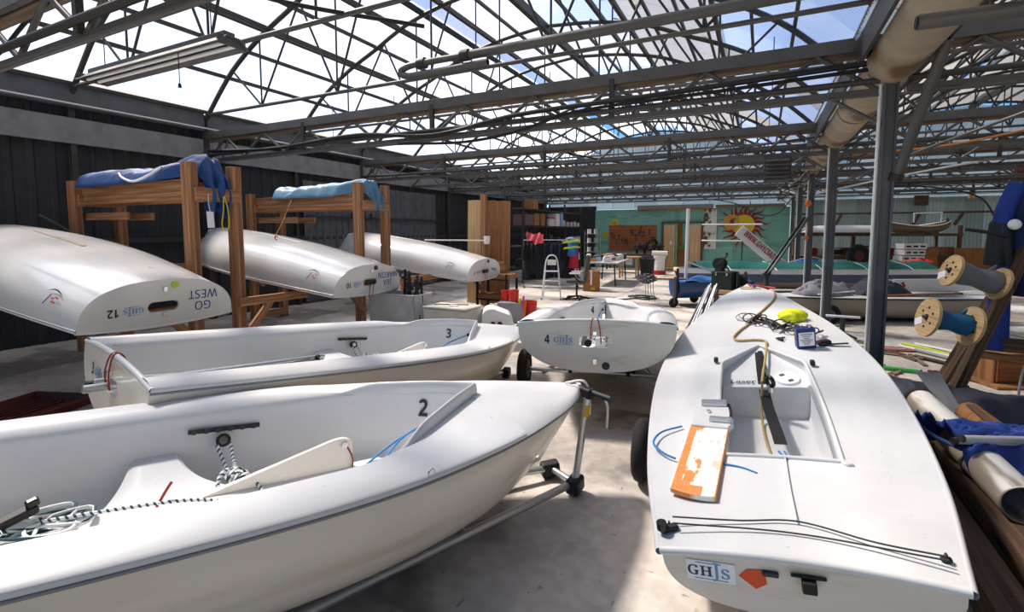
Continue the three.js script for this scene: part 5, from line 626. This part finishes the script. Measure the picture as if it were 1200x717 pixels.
// rack with an upturned dinghy and a small double-ended boat
{ const t = thing('boat_rack', 'dark timber boat rack before the translucent end wall', 'rack', [1.1, 0, 18.9], 26.7 * R); for (const x of [.1, 2.1, 4.9]) for (const z of [-.45, .45]) beam(t, 'post', v3(x, 0, z), v3(x, x > 4 ? 1.9 : 1.75, z), .09, .09, M.woodDark); for (const [y, x1] of [[1.6, 5.0], [.85, 5.0], [.35, 5]]) for (const z of [-.45, .45]) beam(t, 'rail', v3(0, y, z), v3(x1, y, z), .05, .09, M.woodDark); for (let k = 0; k < 6; k++) box(t, 'deck_board', .7, .025, .95, M.woodGrey, [.45 + .82 * k, .91, 0]);
  const d = thing('upturned_dinghy', 'small white dinghy upside down on the boat rack', 'dinghy', [1.05, 1.65, 18.8], 26.7 * R); const h = longHull(2.3, .5, .26, .7); h.rotateX(Math.PI); part(d, 'hull', h, M.white); part(d, 'gunwale', mergeGeometries([1, -1].map((s) => tubeG(Array.from({ length: 14 }, (_, i) => v3(i / 13 * 2.3, .0, s * (beamOf(2.3, .5)(i / 13) + .01))), .022, 30, 6))), M.steelDark);
  const p = al(1.1, 18.9, 2.75), c = thing('double_ender', 'tan double-ended boat with upswept ends on the boat rack', 'boat', [p[0], 1.98, p[1]], 26.7 * R); const g = longHull(2.15, .42, .3, .8, true); { const P = g.attributes.position; for (let i = 0; i < P.count; i++) { const k = (P.getX(i) - 1.07) / 1.07; P.setY(i, P.getY(i) + .16 * k * k - .1); } g.computeVertexNormals(); } part(c, 'hull', g, M.woodGrey); part(c, 'gunwale', mergeGeometries([1, -1].map((s) => tubeG(Array.from({ length: 16 }, (_, i) => { const u = i / 15, k = (u * 2.15 - 1.07) / 1.07; return v3(u * 2.15, .16 * k * k - .1, s * beamOf(2.15, .42, true)(u)); }), .02, 40, 6))), M.cream); box(c, 'stem_post', .06, .2, .05, M.woodDark, [2.12, .06, 0]);
  const f = thing('pipe_trestle', 'white pipe frame standing on the double-ended boat', 'frame', [p[0] + .9, 2.0, p[1] + .45], 26.7 * R); for (const x of [0, .9]) rod(f, 'upright', v3(x, 0, 0), v3(x, .32, 0), .022, M.white); rod(f, 'bar', v3(-.02, .3, 0), v3(.92, .33, 0), .022, M.white);
  const q = al(1.1, 18.9, 3.0, -.75); for (let k = 0; k < 5; k++) { const o = thing('fish_crate', 'white slatted crate in the stack before the boat rack', 'crate', [q[0] + .02 * k, .4 + .19 * k, q[1]], 26.7 * R + .1 * (k % 2), 'white crates stacked before the rack'); openBox(o, 'base', .7, .15, .4, .02, M.white); for (let j = 0; j < 3; j++) box(o, 'slot', .14, .05, .43, M.black, [-.22 + .22 * j, .08, 0]); }
  { const o = thing('pallet', 'grey pallet under the stack of white crates', 'pallet', [q[0], 0, q[1]], 26.7 * R); for (const z of [-.2, 0, .2]) box(o, 'bearer', .8, .3, .08, M.woodGrey, [0, .16, z]); for (let k = 0; k < 4; k++) box(o, 'slat', .15, .025, .55, M.woodGrey, [-.31 + .2 * k, .325, 0]); box(o, 'riser', .7, .05, .4, M.woodGrey, [0, .36, 0]); }
  for (let k = 0; k < 4; k++) { const s = al(1.1, 18.9, [2.35, 3.9, 4.5, 5.4][k], [.2, -.55, -.3, -.6][k]), o = thing('plywood_sheet', ['brown plywood sheet standing behind the post, by the tyre', 'plain brown plywood sheet beside the white crates', 'brown plywood sheet standing under the double-ended boat', 'wide brown plywood sheet behind the upper spool'][k], 'sheet', [s[0], 0, s[1]], 26.7 * R); box(o, 'sheet', [.7, .5, .8, 1.5][k], [1.25, 1.1, 1.2, 1.15][k], .02, k % 2 ? M.card : M.plyBrown, [0, .61, 0], [-.06, 0, 0]); box(o, 'edge_strip', [.7, .5, .8, 1.5][k], .03, .03, M.woodDark, [0, .03, .02]); }
  const w = al(1.1, 18.9, 1.35, -.9), ty = thing('trailer_tyre', 'dark trailer tyre with a red rim leaning on the boat rack', 'tyre', [w[0], 0, w[1]], 26.7 * R); part(ty, 'tyre', new THREE.TorusGeometry(.26, .1, 10, 26), M.rubber, [0, .95, 0]); part(ty, 'rim', new THREE.CylinderGeometry(.17, .17, .12, 20), std(0x5e2a26, .5), [0, .95, 0], [Math.PI / 2, 0, 0]); box(ty, 'stand', .3, .6, .2, M.woodDark, [0, .3, 0]);
  for (let k = 0; k < 10; k++) { const s = al(1.1, 18.9, .3 + .42 * k, -.2 + .15 * (k % 2)), o = thing('stored_box', ['small red box on the boat rack shelf', 'small pale box on the boat rack shelf', 'small dark box on the boat rack shelf'][k % 3], 'box', [s[0], .925, s[1]], 26.7 * R + rnd(-.3, .3), ['red boxes on the boat rack', 'pale boxes on the boat rack', 'dark boxes on the boat rack'][k % 3]); box(o, 'box', .28, rnd(.12, .28), .22, [std(0x7c2a22, .7), M.chest, M.black][k % 3], [0, .11, 0]); box(o, 'lid', .29, .02, .23, [std(0x7c2a22, .7), M.white, M.steelDark][k % 3], [0, .24, 0]); }
  const rc = al(1.1, 18.9, 2.6, -1.7), rr = thing('red_cloth', 'bunched red cloth lying on the keelboat cover end', 'cloth', [rc[0], .78, rc[1]], 26.7 * R); part(rr, 'cloth', heapG(.5, .2, .12, 631), std(0xa8281f, .8)); }
// banner, leaning masts, floats
{ const t = thing('club_banner', 'white tilted banner with a red web address', 'banner', [0, 0, 0]); t.position.copy(V(-.62, 1.72, 17.6)); t.rotation.order = 'YZX'; t.rotation.set(0, 23 * R, -40 * R); part(t, 'panel', surf((u, v) => [lerp(-.05, 1.95, u), lerp(-.19, .19, v), .01 * Math.sin(u * 8)], 20, 3), M.white); box(t, 'board', 2.0, .4, .02, M.white, [.95, 0, -.025]); part(t, 'lettering', textG('WWW.GHYCSAILING', .19, bold, .004, .62), std(0xa01f1c, .6), [.93, .05, .02]); part(t, 'lettering', textG('.ORG', .1, bold, .004, .8), std(0xa01f1c, .6), [1.62, -.12, .02]); for (const x of [.1, 1.8]) rod(t, 'bracket', v3(x, 0, -.03), v3(x + .8, -.9, -.1), .02, M.steelDark, 6); }
for (let k = 0; k < 2; k++) { const t = thing('mast_pole', 'slim dark mast leaning on the post, one of a pair', 'mast', [0, 0, 0], 0, 'pair of masts leaning on the post'); rod(t, 'tube', V(.12 + .08 * k, .75, 13.2), V(.92 + .08 * k, 2.05, 14.1), .03, k ? M.steel : M.blackShiny, 10); rod(t, 'end_cap', V(.1 + .08 * k, .71, 13.17), V(.13 + .08 * k, .76, 13.21), .034, M.black, 10); }
solo('mast_crutch', new THREE.LatheGeometry([[.0, 0], [.3, 0], [.3, .05], [.06, .1], [.05, .66], [.12, .7], [0, .7]].map((p) => new THREE.Vector2(...p)), 16), M.steelDark, 'dark crutch stand under the pair of leaning masts', 'stand', null, V(.14, 0, 13.22));
{ const t = thing('orange_float', 'orange float hanging on the third post', 'float', [.97, 2.38, 13.98]); part(t, 'float', new THREE.SphereGeometry(.08, 16, 12), std(0xd2682a, .6)); rod(t, 'cord', v3(0, .08, 0), v3(.05, .5, -.1), .006, M.tanRope, 5); const s = copyOf(t, 'small orange float tied low on the third post', [.97, 1.55, 13.98]); s.scale.setScalar(.7); }
{ const t = thing('blue_cover', 'bright blue cover draped over gear beside the keelboat', 'cover', [1.15, 0.8, 15.95], 26.7 * R); part(t, 'sheet', heapG(.5, .25, .14, 641), std(0x2a63b4, .7)); part(t, 'tie', tubeG([v3(-.6, .05, .1), v3(0, .2, .2), v3(.6, .05, .15)], .01, 16, 5), M.white); }
// ---------------------------------------------------------------- spools on their stand, jackets
function spool(label, a, b, r, drumR, drumM) { const A = V(...a), B = V(...b), t = thing('wire_spool', label, 'spool'); t.position.copy(A); const ax = B.clone().sub(A), L = ax.length(); t.quaternion.setFromUnitVectors(UX, ax.normalize()); for (const x of [0, L]) { const f = part(t, 'flange', new THREE.CylinderGeometry(r, r, .022, 36), M.ply, [x, 0, 0], [0, 0, Math.PI / 2]); for (let k = 0; k < 7; k++) part(f, 'bolt_hole', new THREE.CylinderGeometry(k ? .011 : .026, k ? .011 : .026, .026, 12), M.slot, [k ? r * .5 * Math.cos(k * 1.05) : 0, 0, k ? r * .5 * Math.sin(k * 1.05) : 0]); if (!x) part(f, 'paper_label', boxG(.06, .002, .09, 0), M.sticker, [-.05, .013, -r * .55], [0, .4, 0]); } const n = 40, prof = []; for (let i = 0; i <= n; i++) prof.push(new THREE.Vector2(drumR + .004 * Math.abs(Math.sin(i * 1.57)) + .008 * Math.sin(i / n * 9), (L - .03) * i / n + .015)); part(t, 'wound_line', new THREE.LatheGeometry(prof, 28), drumM, [0, 0, 0], [0, 0, -Math.PI / 2]); rod(t, 'spindle', v3(-.04, 0, 0), v3(L + .12, 0, 0), .014, M.steel); part(t, 'loose_end', tubeG([v3(L * .7, drumR, .0), v3(L * .75, drumR + .04, .02), v3(L * .8, drumR + .05, .0), v3(L * .82, drumR + .01, -.02)], .008, 14, 5), drumM); return t; }
spool('plywood spool wound with dark grey line, on the upper spindle', [1.43, 1.375, 5.36], [1.76, 1.27, 5.44], .135, .085, std(0x6a6d70, .85));
spool('plywood spool wound with blue line, on the lower spindle', [1.24, 1.0, 5.12], [1.53, .94, 5.19], .16, .075, std(0x12557c, .85));
{ const t = thing('spool_stand', 'leaning dark timber stand that carries the two spools', 'stand'); beam(t, 'leg', V(1.38, 0, 5.3), V(2.08, 1.75, 5.75), .06, .1, M.woodDark); beam(t, 'spindle_block', V(1.62, .93, 5.25), V(1.72, .9, 5.5), .06, .08, M.woodDark); beam(t, 'spindle_block', V(1.84, 1.26, 5.45), V(1.93, 1.3, 5.68), .06, .08, M.woodDark); beam(t, 'leg', V(1.66, 0, 6.5), V(2.1, 1.7, 5.85), .06, .1, M.woodDark); beam(t, 'leg', V(2.7, 0, 5.6), V(2.14, 1.7, 5.8), .06, .1, M.woodDark); beam(t, 'shelf_rail', V(1.7, .72, 5.75), V(2.6, .72, 5.6), .05, .12, M.woodDark); beam(t, 'shelf_board', V(1.75, .62, 5.72), V(2.7, .6, 5.25), .22, .03, M.plyBrown); beam(t, 'mast_board', V(2.12, 1.3, 5.82), V(2.2, 2.35, 5.9), .06, .12, M.woodDark); beam(t, 'cross_arm', V(1.95, 2.24, 5.86), V(2.7, 2.26, 6.0), .05, .07, M.woodDark); }
M.navy = std(0x14285a, .8, 0, { map: mottle }); M.royal = std(0x1d3f9c, .75, 0, { map: mottle });
{ const t = thing('spray_jacket', 'royal blue spray jacket hanging on the spool stand', 'jacket', [2.13, 2.2, 5.72], -YAW + .2); garment(t, .5, 1.0, M.navy, 2, false); for (const q of [-1, 1]) part(t, 'sleeve', tubeG([v3(q * .2, -.1, .02), v3(q * .27, -.35, .08), v3(q * .27, -.7, .1), v3(q * .24, -.98, .08)], .065, 18, 10), M.royal); part(t, 'collar', new THREE.TorusGeometry(.09, .035, 8, 16), M.royal, [0, -.03, 0], [Math.PI / 2, 0, 0]); const b = thing('black_harness', 'black trapeze harness hanging beside the blue spray jacket', 'harness', [1.84, 1.86, 5.72], -YAW); garment(b, .16, .4, M.black, 4, false); tube(b, 'spreader_bar', [v3(-.22, -.14, .05), v3(-.05, -.17, .08), v3(.06, -.2, .08)], .016, M.black, 12, 8); part(b, 'white_patch', new THREE.SphereGeometry(.045, 14, 10), M.sticker, [.09, -.1, .07]); const c = thing('blue_trousers', 'blue trousers hanging below the black harness', 'trousers', [1.88, 1.42, 5.78], -YAW); garment(c, .14, .7, M.royal, 6, false); part(c, 'waist_band', new THREE.TorusGeometry(.09, .015, 6, 16), M.navy, [0, -.06, 0], [Math.PI / 2, 0, 0]); }
{ const t = thing('timber_cabinet', 'low brown timber cabinet on the floor beyond the spools', 'cabinet', [2.75, 0, 7.6], .45); box(t, 'carcass', 1.1, .34, .4, M.plyBrown, [0, .19, 0]); for (const x of [-.28, .28]) { const d = box(t, 'door', .5, .28, .02, M.board, [x, .19, .21]); box(d, 'knob', .02, .02, .02, M.black, [x > 0 ? -.2 : .2, 0, .02]); } box(t, 'plinth', 1.3, .03, .6, M.plyBrown, [0, .015, .06]); }
part(thing('cord_loop', 'pale cord loop hanging over the grey canvas', 'cord', [1.98, .72, 5.35]), 'cord', tubeG([v3(-.08, -.42, 0), v3(-.06, -.1, .02), v3(0, 0, .02), v3(.07, -.02, .02), v3(.05, -.3, 0), v3(.02, -.42, .0)], .009, 40, 5), M.binGrey);
// ---------------------------------------------------------------- timber, pipe and canvas beside the single-hander
[['weathered timber baulk lying on the floor nearest the single-hander', .985, .16, 2.2, 4.9, .17, .15, 0], ['brown squared baulk beneath the big white pipe', 1.17, .12, 2.1, 5.2, .15, .22, 0], ['short plank wedged under the far end of the white pipe', 1.05, .2, 4.35, 5.3, .2, .06, .16], ['thick dark baulk under the grey pipes', 1.42, .12, 2.2, 5.4, .18, .18, 0]].forEach(([l, x, y, d0, d1, w, h, y0], i) => { const t = thing('timber_baulk', l, 'timber'); beam(t, 'baulk', V(x, (y0 || 0) + h / 2 + .002, d0), V(x + [.03, .06, -.05, .12][i], (y0 || 0) + h / 2 + .002, d1), w, h, M.woodDark, .012); for (let k = 0; k < 3; k++) { const d = lerp(d0, d1, .2 + .3 * k); box(t, 'nail_head', .012, .004, .012, M.steelDark, V(x + .02, (y0 || 0) + h + .003, d)); } });
{ const t = thing('white_pipe', 'big stained white plastic pipe lying on the timber baulks', 'pipe'); M.pvc = std(0xffffff, .45, 0, { map: rep(tex(512, (u, v) => { const n = fbm(u, v, 4, 6, 701, 5), s = smooth(n, .5, .64), k = .96; return [lerp(236, 128, s * .8) * k, lerp(234, 114, s * .8) * k, lerp(228, 98, s * .8) * k]; }), 1, 1) }); const a = V(1.23, .325, 3.3), b = V(1.2, .325, 5.05); const L = a.distanceTo(b), g = new THREE.LatheGeometry([[.088, 0], [.1, 0], [.1, L], [.088, L], [.088, 0]].map((p) => new THREE.Vector2(...p)), 40); const m = part(t, 'pipe', g, M.pvc, a); m.quaternion.setFromUnitVectors(UY, b.clone().sub(a).normalize()); const st = part(t, 'strap', new THREE.TorusGeometry(.102, .006, 6, 30), M.steelDark, V(1.21, .325, 3.75)); part(t, 'collar', new THREE.CylinderGeometry(.108, .108, .06, 36, 1, true), M.black, V(1.2, .325, 5.0), [Math.PI / 2, 0, 0]); }
{ const t = thing('timber_log', 'short split log lying beside the white pipe', 'log'); const g = new THREE.CylinderGeometry(.085, .095, .75, 14, 6), P = g.attributes.position; for (let i = 0; i < P.count; i++) { const k = 1 + .14 * (hash(i % 15, 3, 9) - .5); P.setX(i, P.getX(i) * k); P.setZ(i, P.getZ(i) * k); } g.computeVertexNormals(); const m = part(t, 'log', g, M.plyBrown, V(1.5, .29, 4.55)); m.quaternion.setFromUnitVectors(UY, V(-.05, .02, 1).normalize()); part(t, 'bark_strip', boxG(.05, .02, .6, .008), M.woodDark, V(1.46, .385, 4.55)); }
{ const t = thing('grey_canvas', 'slate grey canvas roll with a pale folded edge', 'canvas', [1.0, .1, 5.42]); part(t, 'canvas', surf((u, v) => { const x = lerp(-.12, 1.5, u), a = v * Math.PI, n = fbm(u, v, 6, 3, 721, 4); return [x, .34 * Math.sin(a) * (.75 + .4 * n) - .1 * u + .02 * Math.sin(u * 18 + v * 4), -.34 * Math.cos(a) * (.8 + .3 * n) + .12 * u]; }, 50, 24), M.sailDark); part(t, 'folded_edge', surf((u, v) => { const y = lerp(.02, .36, u); return [.5 - .18 * u + .09 * (v - .5) * (1 + u), y + .03, .36 - .3 * u + .02 * Math.sin(u * 6)]; }, 16, 4), M.sail); part(t, 'under_roll', surf((u, v) => { const a = v * 2 * Math.PI; return [lerp(.0, 1.45, u), .06 + .1 * Math.sin(a), .22 + .1 * Math.cos(a) + .03 * Math.sin(u * 9)]; }, 24, 14), M.navy); }
{ const t = thing('royal_tarp', 'bunched royal blue tarp thrown across the white pipe', 'tarp', [1.36, .42, 4.05], .35); part(t, 'sheet', surf((u, v) => { const x = lerp(-.36, .55, u), z = (v - .5) * .55, n = fbm(u, v, 5, 6, 731, 5), f = Math.abs(Math.sin(v * 13 + u * 5 + 5 * n)); return [x, .03 + .1 * n * (1 - (2 * v - 1) ** 2) + .045 * f * (1 - smooth(Math.abs(v - .5), .32, .47)) - .12 * smooth(Math.abs(v - .5), .3, .5) - .05 * smooth(u, .0, .0), z + .1 * u + .03 * Math.sin(u * 15)]; }, 60, 40), M.tarpRoyal); part(t, 'hem', tubeG([v3(-.36, .03, -.2), v3(-.38, .0, 0), v3(-.36, .0, .22)], .012, 14, 6), M.tarp); }
for (let k = 0; k < 5; k++) { const t = thing('grey_pipe', 'thin grey plastic pipe in the bundle on the white pipe', 'pipe', [0, 0, 0], 0, 'grey pipes across the white pipe'); const a = V(1.06 + (k > 1 ? .3 : 0) + .02 * k, .455 + .036 * (k % 2), 3.74 - .04 * k), b = V(1.95, .46 + .036 * (k % 2), 4.1 - .04 * k); rod(t, 'pipe', a, b, .019, M.binGrey, 12); rod(t, 'end_ring', a, a.clone().lerp(b, .02), .022, M.steelDark, 12); }
// loose things on the floor of the far bay
[['lime green pole lying on the floor', 0xb7cf2b, 1.95, 9.15, 2.35, 8.6], ['white pole lying on the floor beside the lime green pole', 0xdedede, 1.85, 8.95, 2.75, 8.0], ['grey pole lying on the floor between white poles', 0x9a9a9a, 2.0, 8.75, 2.7, 7.8], ['white pole lying nearest the timber cabinet', 0xe6e6e6, 2.1, 9.2, 3.0, 8.2], ['bright green pole lying near the first post', 0x39b548, 1.3, 7.42, 1.75, 7.38], ['yellow pole lying behind the bright green pole', 0xcfae2a, 1.15, 7.6, 1.42, 7.5], ['black pole lying on the floor', 0x222222, 1.9, 8.3, 2.6, 7.5]].forEach(([l, c, x0, d0, x1, d1]) => { const t = thing('floor_pole', l, 'pole'); rod(t, 'shaft', V(x0, .03, d0), V(x1, .03, d1), .024, std(c, .6), 10); rod(t, 'end_cap', V(x1, .03, d1), V(x1 + (x1 - x0) * .03, .03, d1 + (d1 - d0) * .03), .027, M.black, 10); });
{ const t = thing('red_board', 'faded red pointed board lying on the floor', 'board', [1.8, 0, 8.75], .3); const s = new THREE.Shape(); s.moveTo(-.45, -.08); s.lineTo(.1, -.12); s.lineTo(.5, 0); s.lineTo(.0, .12); s.lineTo(-.45, .1); const g = new THREE.ExtrudeGeometry(s, { depth: .02, bevelEnabled: false }); g.rotateX(-Math.PI / 2); part(t, 'board', g, std(0x9c5450, .8, 0, { map: mottle }), [0, .004, 0]); box(t, 'stripe', .4, .002, .03, M.chest, [-.1, .026, 0]); }
for (let k = 0; k < 16; k++) { const x = rnd(1.2, 3.0), d = rnd(6.7, 9.4), L = rnd(.2, .8), t = thing('wood_scrap', k % 2 ? 'dark wood scrap among the litter on the floor' : 'pale wood scrap among the litter on the floor', 'scrap', [x, 0, d], rnd(3.1), k % 2 ? 'dark scraps on the floor' : 'pale scraps on the floor'); box(t, 'strip', L, .02, rnd(.03, .09), [M.woodGrey, M.woodDark][k % 2], [0, .012, 0]); box(t, 'splinter', L * .4, .015, .02, [M.woodGrey, M.woodDark][k % 2], [L * .2, .03, .02], [0, .3, 0]); }
{ const t = thing('blue_block', 'small bright blue block beside the single-hander', 'block', [1.12, 0, 6.75], .3); box(t, 'block', .16, .06, .1, std(0x2f86c4, .6), [0, .03, 0], null, .01); box(t, 'black_pad', .2, .03, .08, M.black, [.16, .02, -.05], null, .01); }
// ---------------------------------------------------------------- lamps, pipes and cables under the roof
{ const t = thing('strip_light', 'unlit twin tube strip light with a grey hood hung on chains', 'strip light', [-5.33, 3.3, 2.86]); const s = new THREE.Shape(); s.moveTo(-.15, 0); s.lineTo(-.06, .075); s.lineTo(.06, .075); s.lineTo(.15, 0); s.lineTo(.14, -.005); s.lineTo(.055, .062); s.lineTo(-.055, .062); s.lineTo(-.14, -.005); const g = new THREE.ExtrudeGeometry(s, { depth: 2.4, bevelEnabled: false }); g.rotateY(Math.PI / 2); g.translate(-1.2, 0, 0); part(t, 'hood', g, M.steel); box(t, 'ballast_box', 2.3, .05, .1, M.steel, [0, .1, 0]); for (const z of [-.05, .05]) rod(t, 'tube', v3(-1.15, .02, z), v3(1.15, .02, z), .018, M.sticker, 10); for (const x of [-.9, .9]) rod(t, 'chain', v3(x, .12, 0), v3(x, 1.6, 0), .005, M.steelDark, 5); for (const x of [-1.17, 1.17]) box(t, 'end_plate', .015, .08, .26, M.steel, [x, .035, 0]); rod(t, 'pull_cord', v3(.6, .0, .12), v3(.6, -.28, .12), .004, M.black, 5); part(t, 'pull_knob', new THREE.CylinderGeometry(.012, .016, .035, 8), M.black, [.6, -.29, .12]); }
{ const t = thing('heating_pipe', 'thick grey heating pipe with a return bend under the roof', 'pipe'); tube(t, 'main_run', [V(-3.6, 4.0, 5.7), V(-2, 4.0, 5.72), V(.9, 4.02, 5.78)], .06, M.steel, 40, 12); tube(t, 'return_bend', [V(-3.5, 4.0, 5.7), V(-4.1, 4.0, 5.68), V(-4.5, 3.98, 5.67), V(-4.62, 3.92, 5.67), V(-4.5, 3.86, 5.67), V(-4.2, 3.85, 5.67), V(-3.2, 3.86, 5.67)], .045, M.steel, 60, 10); for (const x of [-3.55, -4.25]) rod(t, 'coupling', V(x - .06, 4.0, 5.69), V(x + .06, 4.0, 5.69), .075, M.steelDark, 12); for (const x of [-3.4, -1.6, 0]) rod(t, 'hanger', V(x, 4.0, 5.71), V(x, 4.7, 5.71), .01, M.steelDark, 5); }
{ const t = thing('brace_pipe', 'thick slanting brace pipe beside the first visible post', 'pipe'); rod(t, 'pipe', V(1.13, 2.22, 5.93), V(1.31, 3.28, 5.38), .045, M.steel, 14); rod(t, 'flange', V(1.12, 2.19, 5.94), V(1.135, 2.25, 5.915), .06, M.steelDark, 12); }
{ const t = thing('level_pipe', 'level grey pipe with an open end under the far bay roof', 'pipe'); rod(t, 'pipe', V(.74, 2.87, 3.6), V(2.6, 2.84, 3.6), .042, M.steel, 16); rod(t, 'open_end', V(.73, 2.87, 3.6), V(.745, 2.87, 3.6), .034, M.slot, 14); rod(t, 'pipe_strap', V(1.05, 2.88, 3.6), V(1.05, 3.3, 3.6), .012, M.steelDark, 6); }
const wire = (label, pts, r, m, group) => { const t = thing('overhead_cable', label, 'cable', [0, 0, 0], 0, group); part(t, 'cable', tubeG(pts.map((p) => V(...p)), r, 70, 6), m); part(t, 'cable_clip', boxG(.04, .04, .04, .01), M.steelDark, V(...pts[0])); return t; };
wire('thick black cable slung along the first lattice girder', [[-9.3, 3.2, 5.86], [-7.5, 3.12, 5.86], [-5.6, 3.18, 5.85], [-4.2, 3.06, 5.85], [-2.9, 3.2, 5.86], [-1.2, 3.24, 5.86], [.9, 3.3, 5.86]], .03, M.black);
wire('second black cable drooping along the first lattice girder', [[-4.8, 2.98, 5.84], [-3.6, 2.92, 5.84], [-2.8, 3.0, 5.84], [-2.2, 3.14, 5.85], [-.4, 3.2, 5.85], [.9, 3.24, 5.86]], .02, M.rubber);
wire('black cable drooping across the roof near the strip light', [[-8.2, 3.75, 2.3], [-7.2, 3.5, 2.3], [-6.2, 3.75, 2.3], [-4.9, 4.0, 2.4], [-4.2, 3.9, 3.4], [-3.4, 3.95, 4.6]], .022, M.black);
wire('black cable sagging between the second and third girders', [[-3.9, 3.4, 10.1], [-2.4, 3.1, 10.4], [-1.2, 3.3, 11], [.9, 3.35, 10.2]], .02, M.black);
wire('black cable looping down before the sun mural', [[-1.8, 3.03, 22.3], [-.9, 2.8, 22.2], [-.2, 2.4, 22.1], [.5, 2.4, 22.1], [1.0, 3.0, 22.3]], .02, M.black);
wire('black cable arching over the end of the far bay', [[3.2, 3.04, 18.25], [4.3, 2.95, 18.0], [5.2, 2.6, 17.6], [5.5, 2.0, 17.4]], .022, M.black);
wire('orange cable slung under the far bay roof', [[1.3, 3.0, 10.2], [2.4, 2.98, 9.6], [3.6, 3.15, 9.2], [5.2, 3.3, 9]], .016, std(0xb0713a, .7));
wire('pale conduit running up across the far bay', [[1.1, 2.5, 9.9], [2.2, 2.95, 9.4], [3.4, 3.4, 8.8], [4.8, 3.9, 8.2]], .024, M.steel);
wire('second pale conduit running up across the far bay', [[1.1, 2.6, 13.9], [2.6, 2.9, 13.5], [4.2, 3.15, 13.0], [6.5, 3.4, 12.6]], .022, M.alu);
wire('white hose coiled along the valley gutter', [[.8, 3.1, 14.2], [.6, 2.9, 15], [.85, 2.75, 16], [.5, 2.95, 17], [.8, 2.8, 18], [.6, 3.0, 19.5]], .03, M.binGrey);
for (let k = 0; k < 10; k++) { const d = 11.5 + 1.05 * k; wire('loose wire hanging in loops by the valley gutter', [[.75 - .02 * k, 3.25, d], [.45 + rnd(-.2, .2), 2.85 + rnd(-.1, .1), d + .4], [.7 + rnd(-.2, .2), 2.7 + rnd(0, .2), d + .8], [.95, 3.15, d + 1.3]], .012 + .006 * (k % 3), k % 3 ? M.steelDark : M.fascia, 'loose wires by the valley gutter'); }
for (const [x0, x1, d, h] of [[-9.2, .9, 8, 3.62], [-9.2, .9, 12.1, 3.5], [-9.2, .9, 16.2, 3.4], [-9.2, .9, 20.3, 3.3]]) { const t = thing('sprinkler_pipe', 'level grey water pipe hung between the lattice girders', 'pipe', [0, 0, 0], 0, 'water pipes between the girders'); rod(t, 'pipe', V(x0, h, d), V(x1, h, d), .03, M.steel, 8); for (let k = 0; k < 6; k++) rod(t, 'hanger', V(lerp(x0, x1, (k + .5) / 6), h, d), V(lerp(x0, x1, (k + .5) / 6), 4.4, d), .007, M.steelDark, 5); }
{ const t = thing('unit_heater', 'dark box heater hung beside the valley gutter', 'heater', [.2, 2.8, 10.06]); box(t, 'case', .42, .4, .35, M.steelDark, [0, 0, 0], null, .02); for (let k = 0; k < 5; k++) box(t, 'louvre', .36, .02, .05, M.steel, [0, -.14 + .07 * k, .19], [.5, 0, 0]); for (const x of [-.18, .18]) rod(t, 'hanger', v3(x, .2, 0), v3(x, .25, 0), .01, M.steelDark, 5); }
// fallen leaves lying on the roof sheets
{ const s = new THREE.Shape(); s.moveTo(-.1, 0); s.quadraticCurveTo(-.03, .06, .1, 0); s.quadraticCurveTo(-.03, -.05, -.1, 0); const g = new THREE.ExtrudeGeometry(s, { depth: .004, bevelEnabled: false }); const leafM = std(0x4a3524, .9); for (let k = 0; k < 30; k++) { const d = rnd(2.2, 4.9), [x, y] = archP(SLOPES[1], d, .075); const l = solo('dead_leaf', g, leafM, 'dead brown leaf lying on the translucent roof sheets', 'leaf', 'dead leaves on the roof', V(x, y, rnd(4.5, 11)), [Math.PI / 2 + .1, 0, rnd(6)]); l.scale.setScalar(rnd(.7, 1.5)); } }
renderer.render(scene, camera);
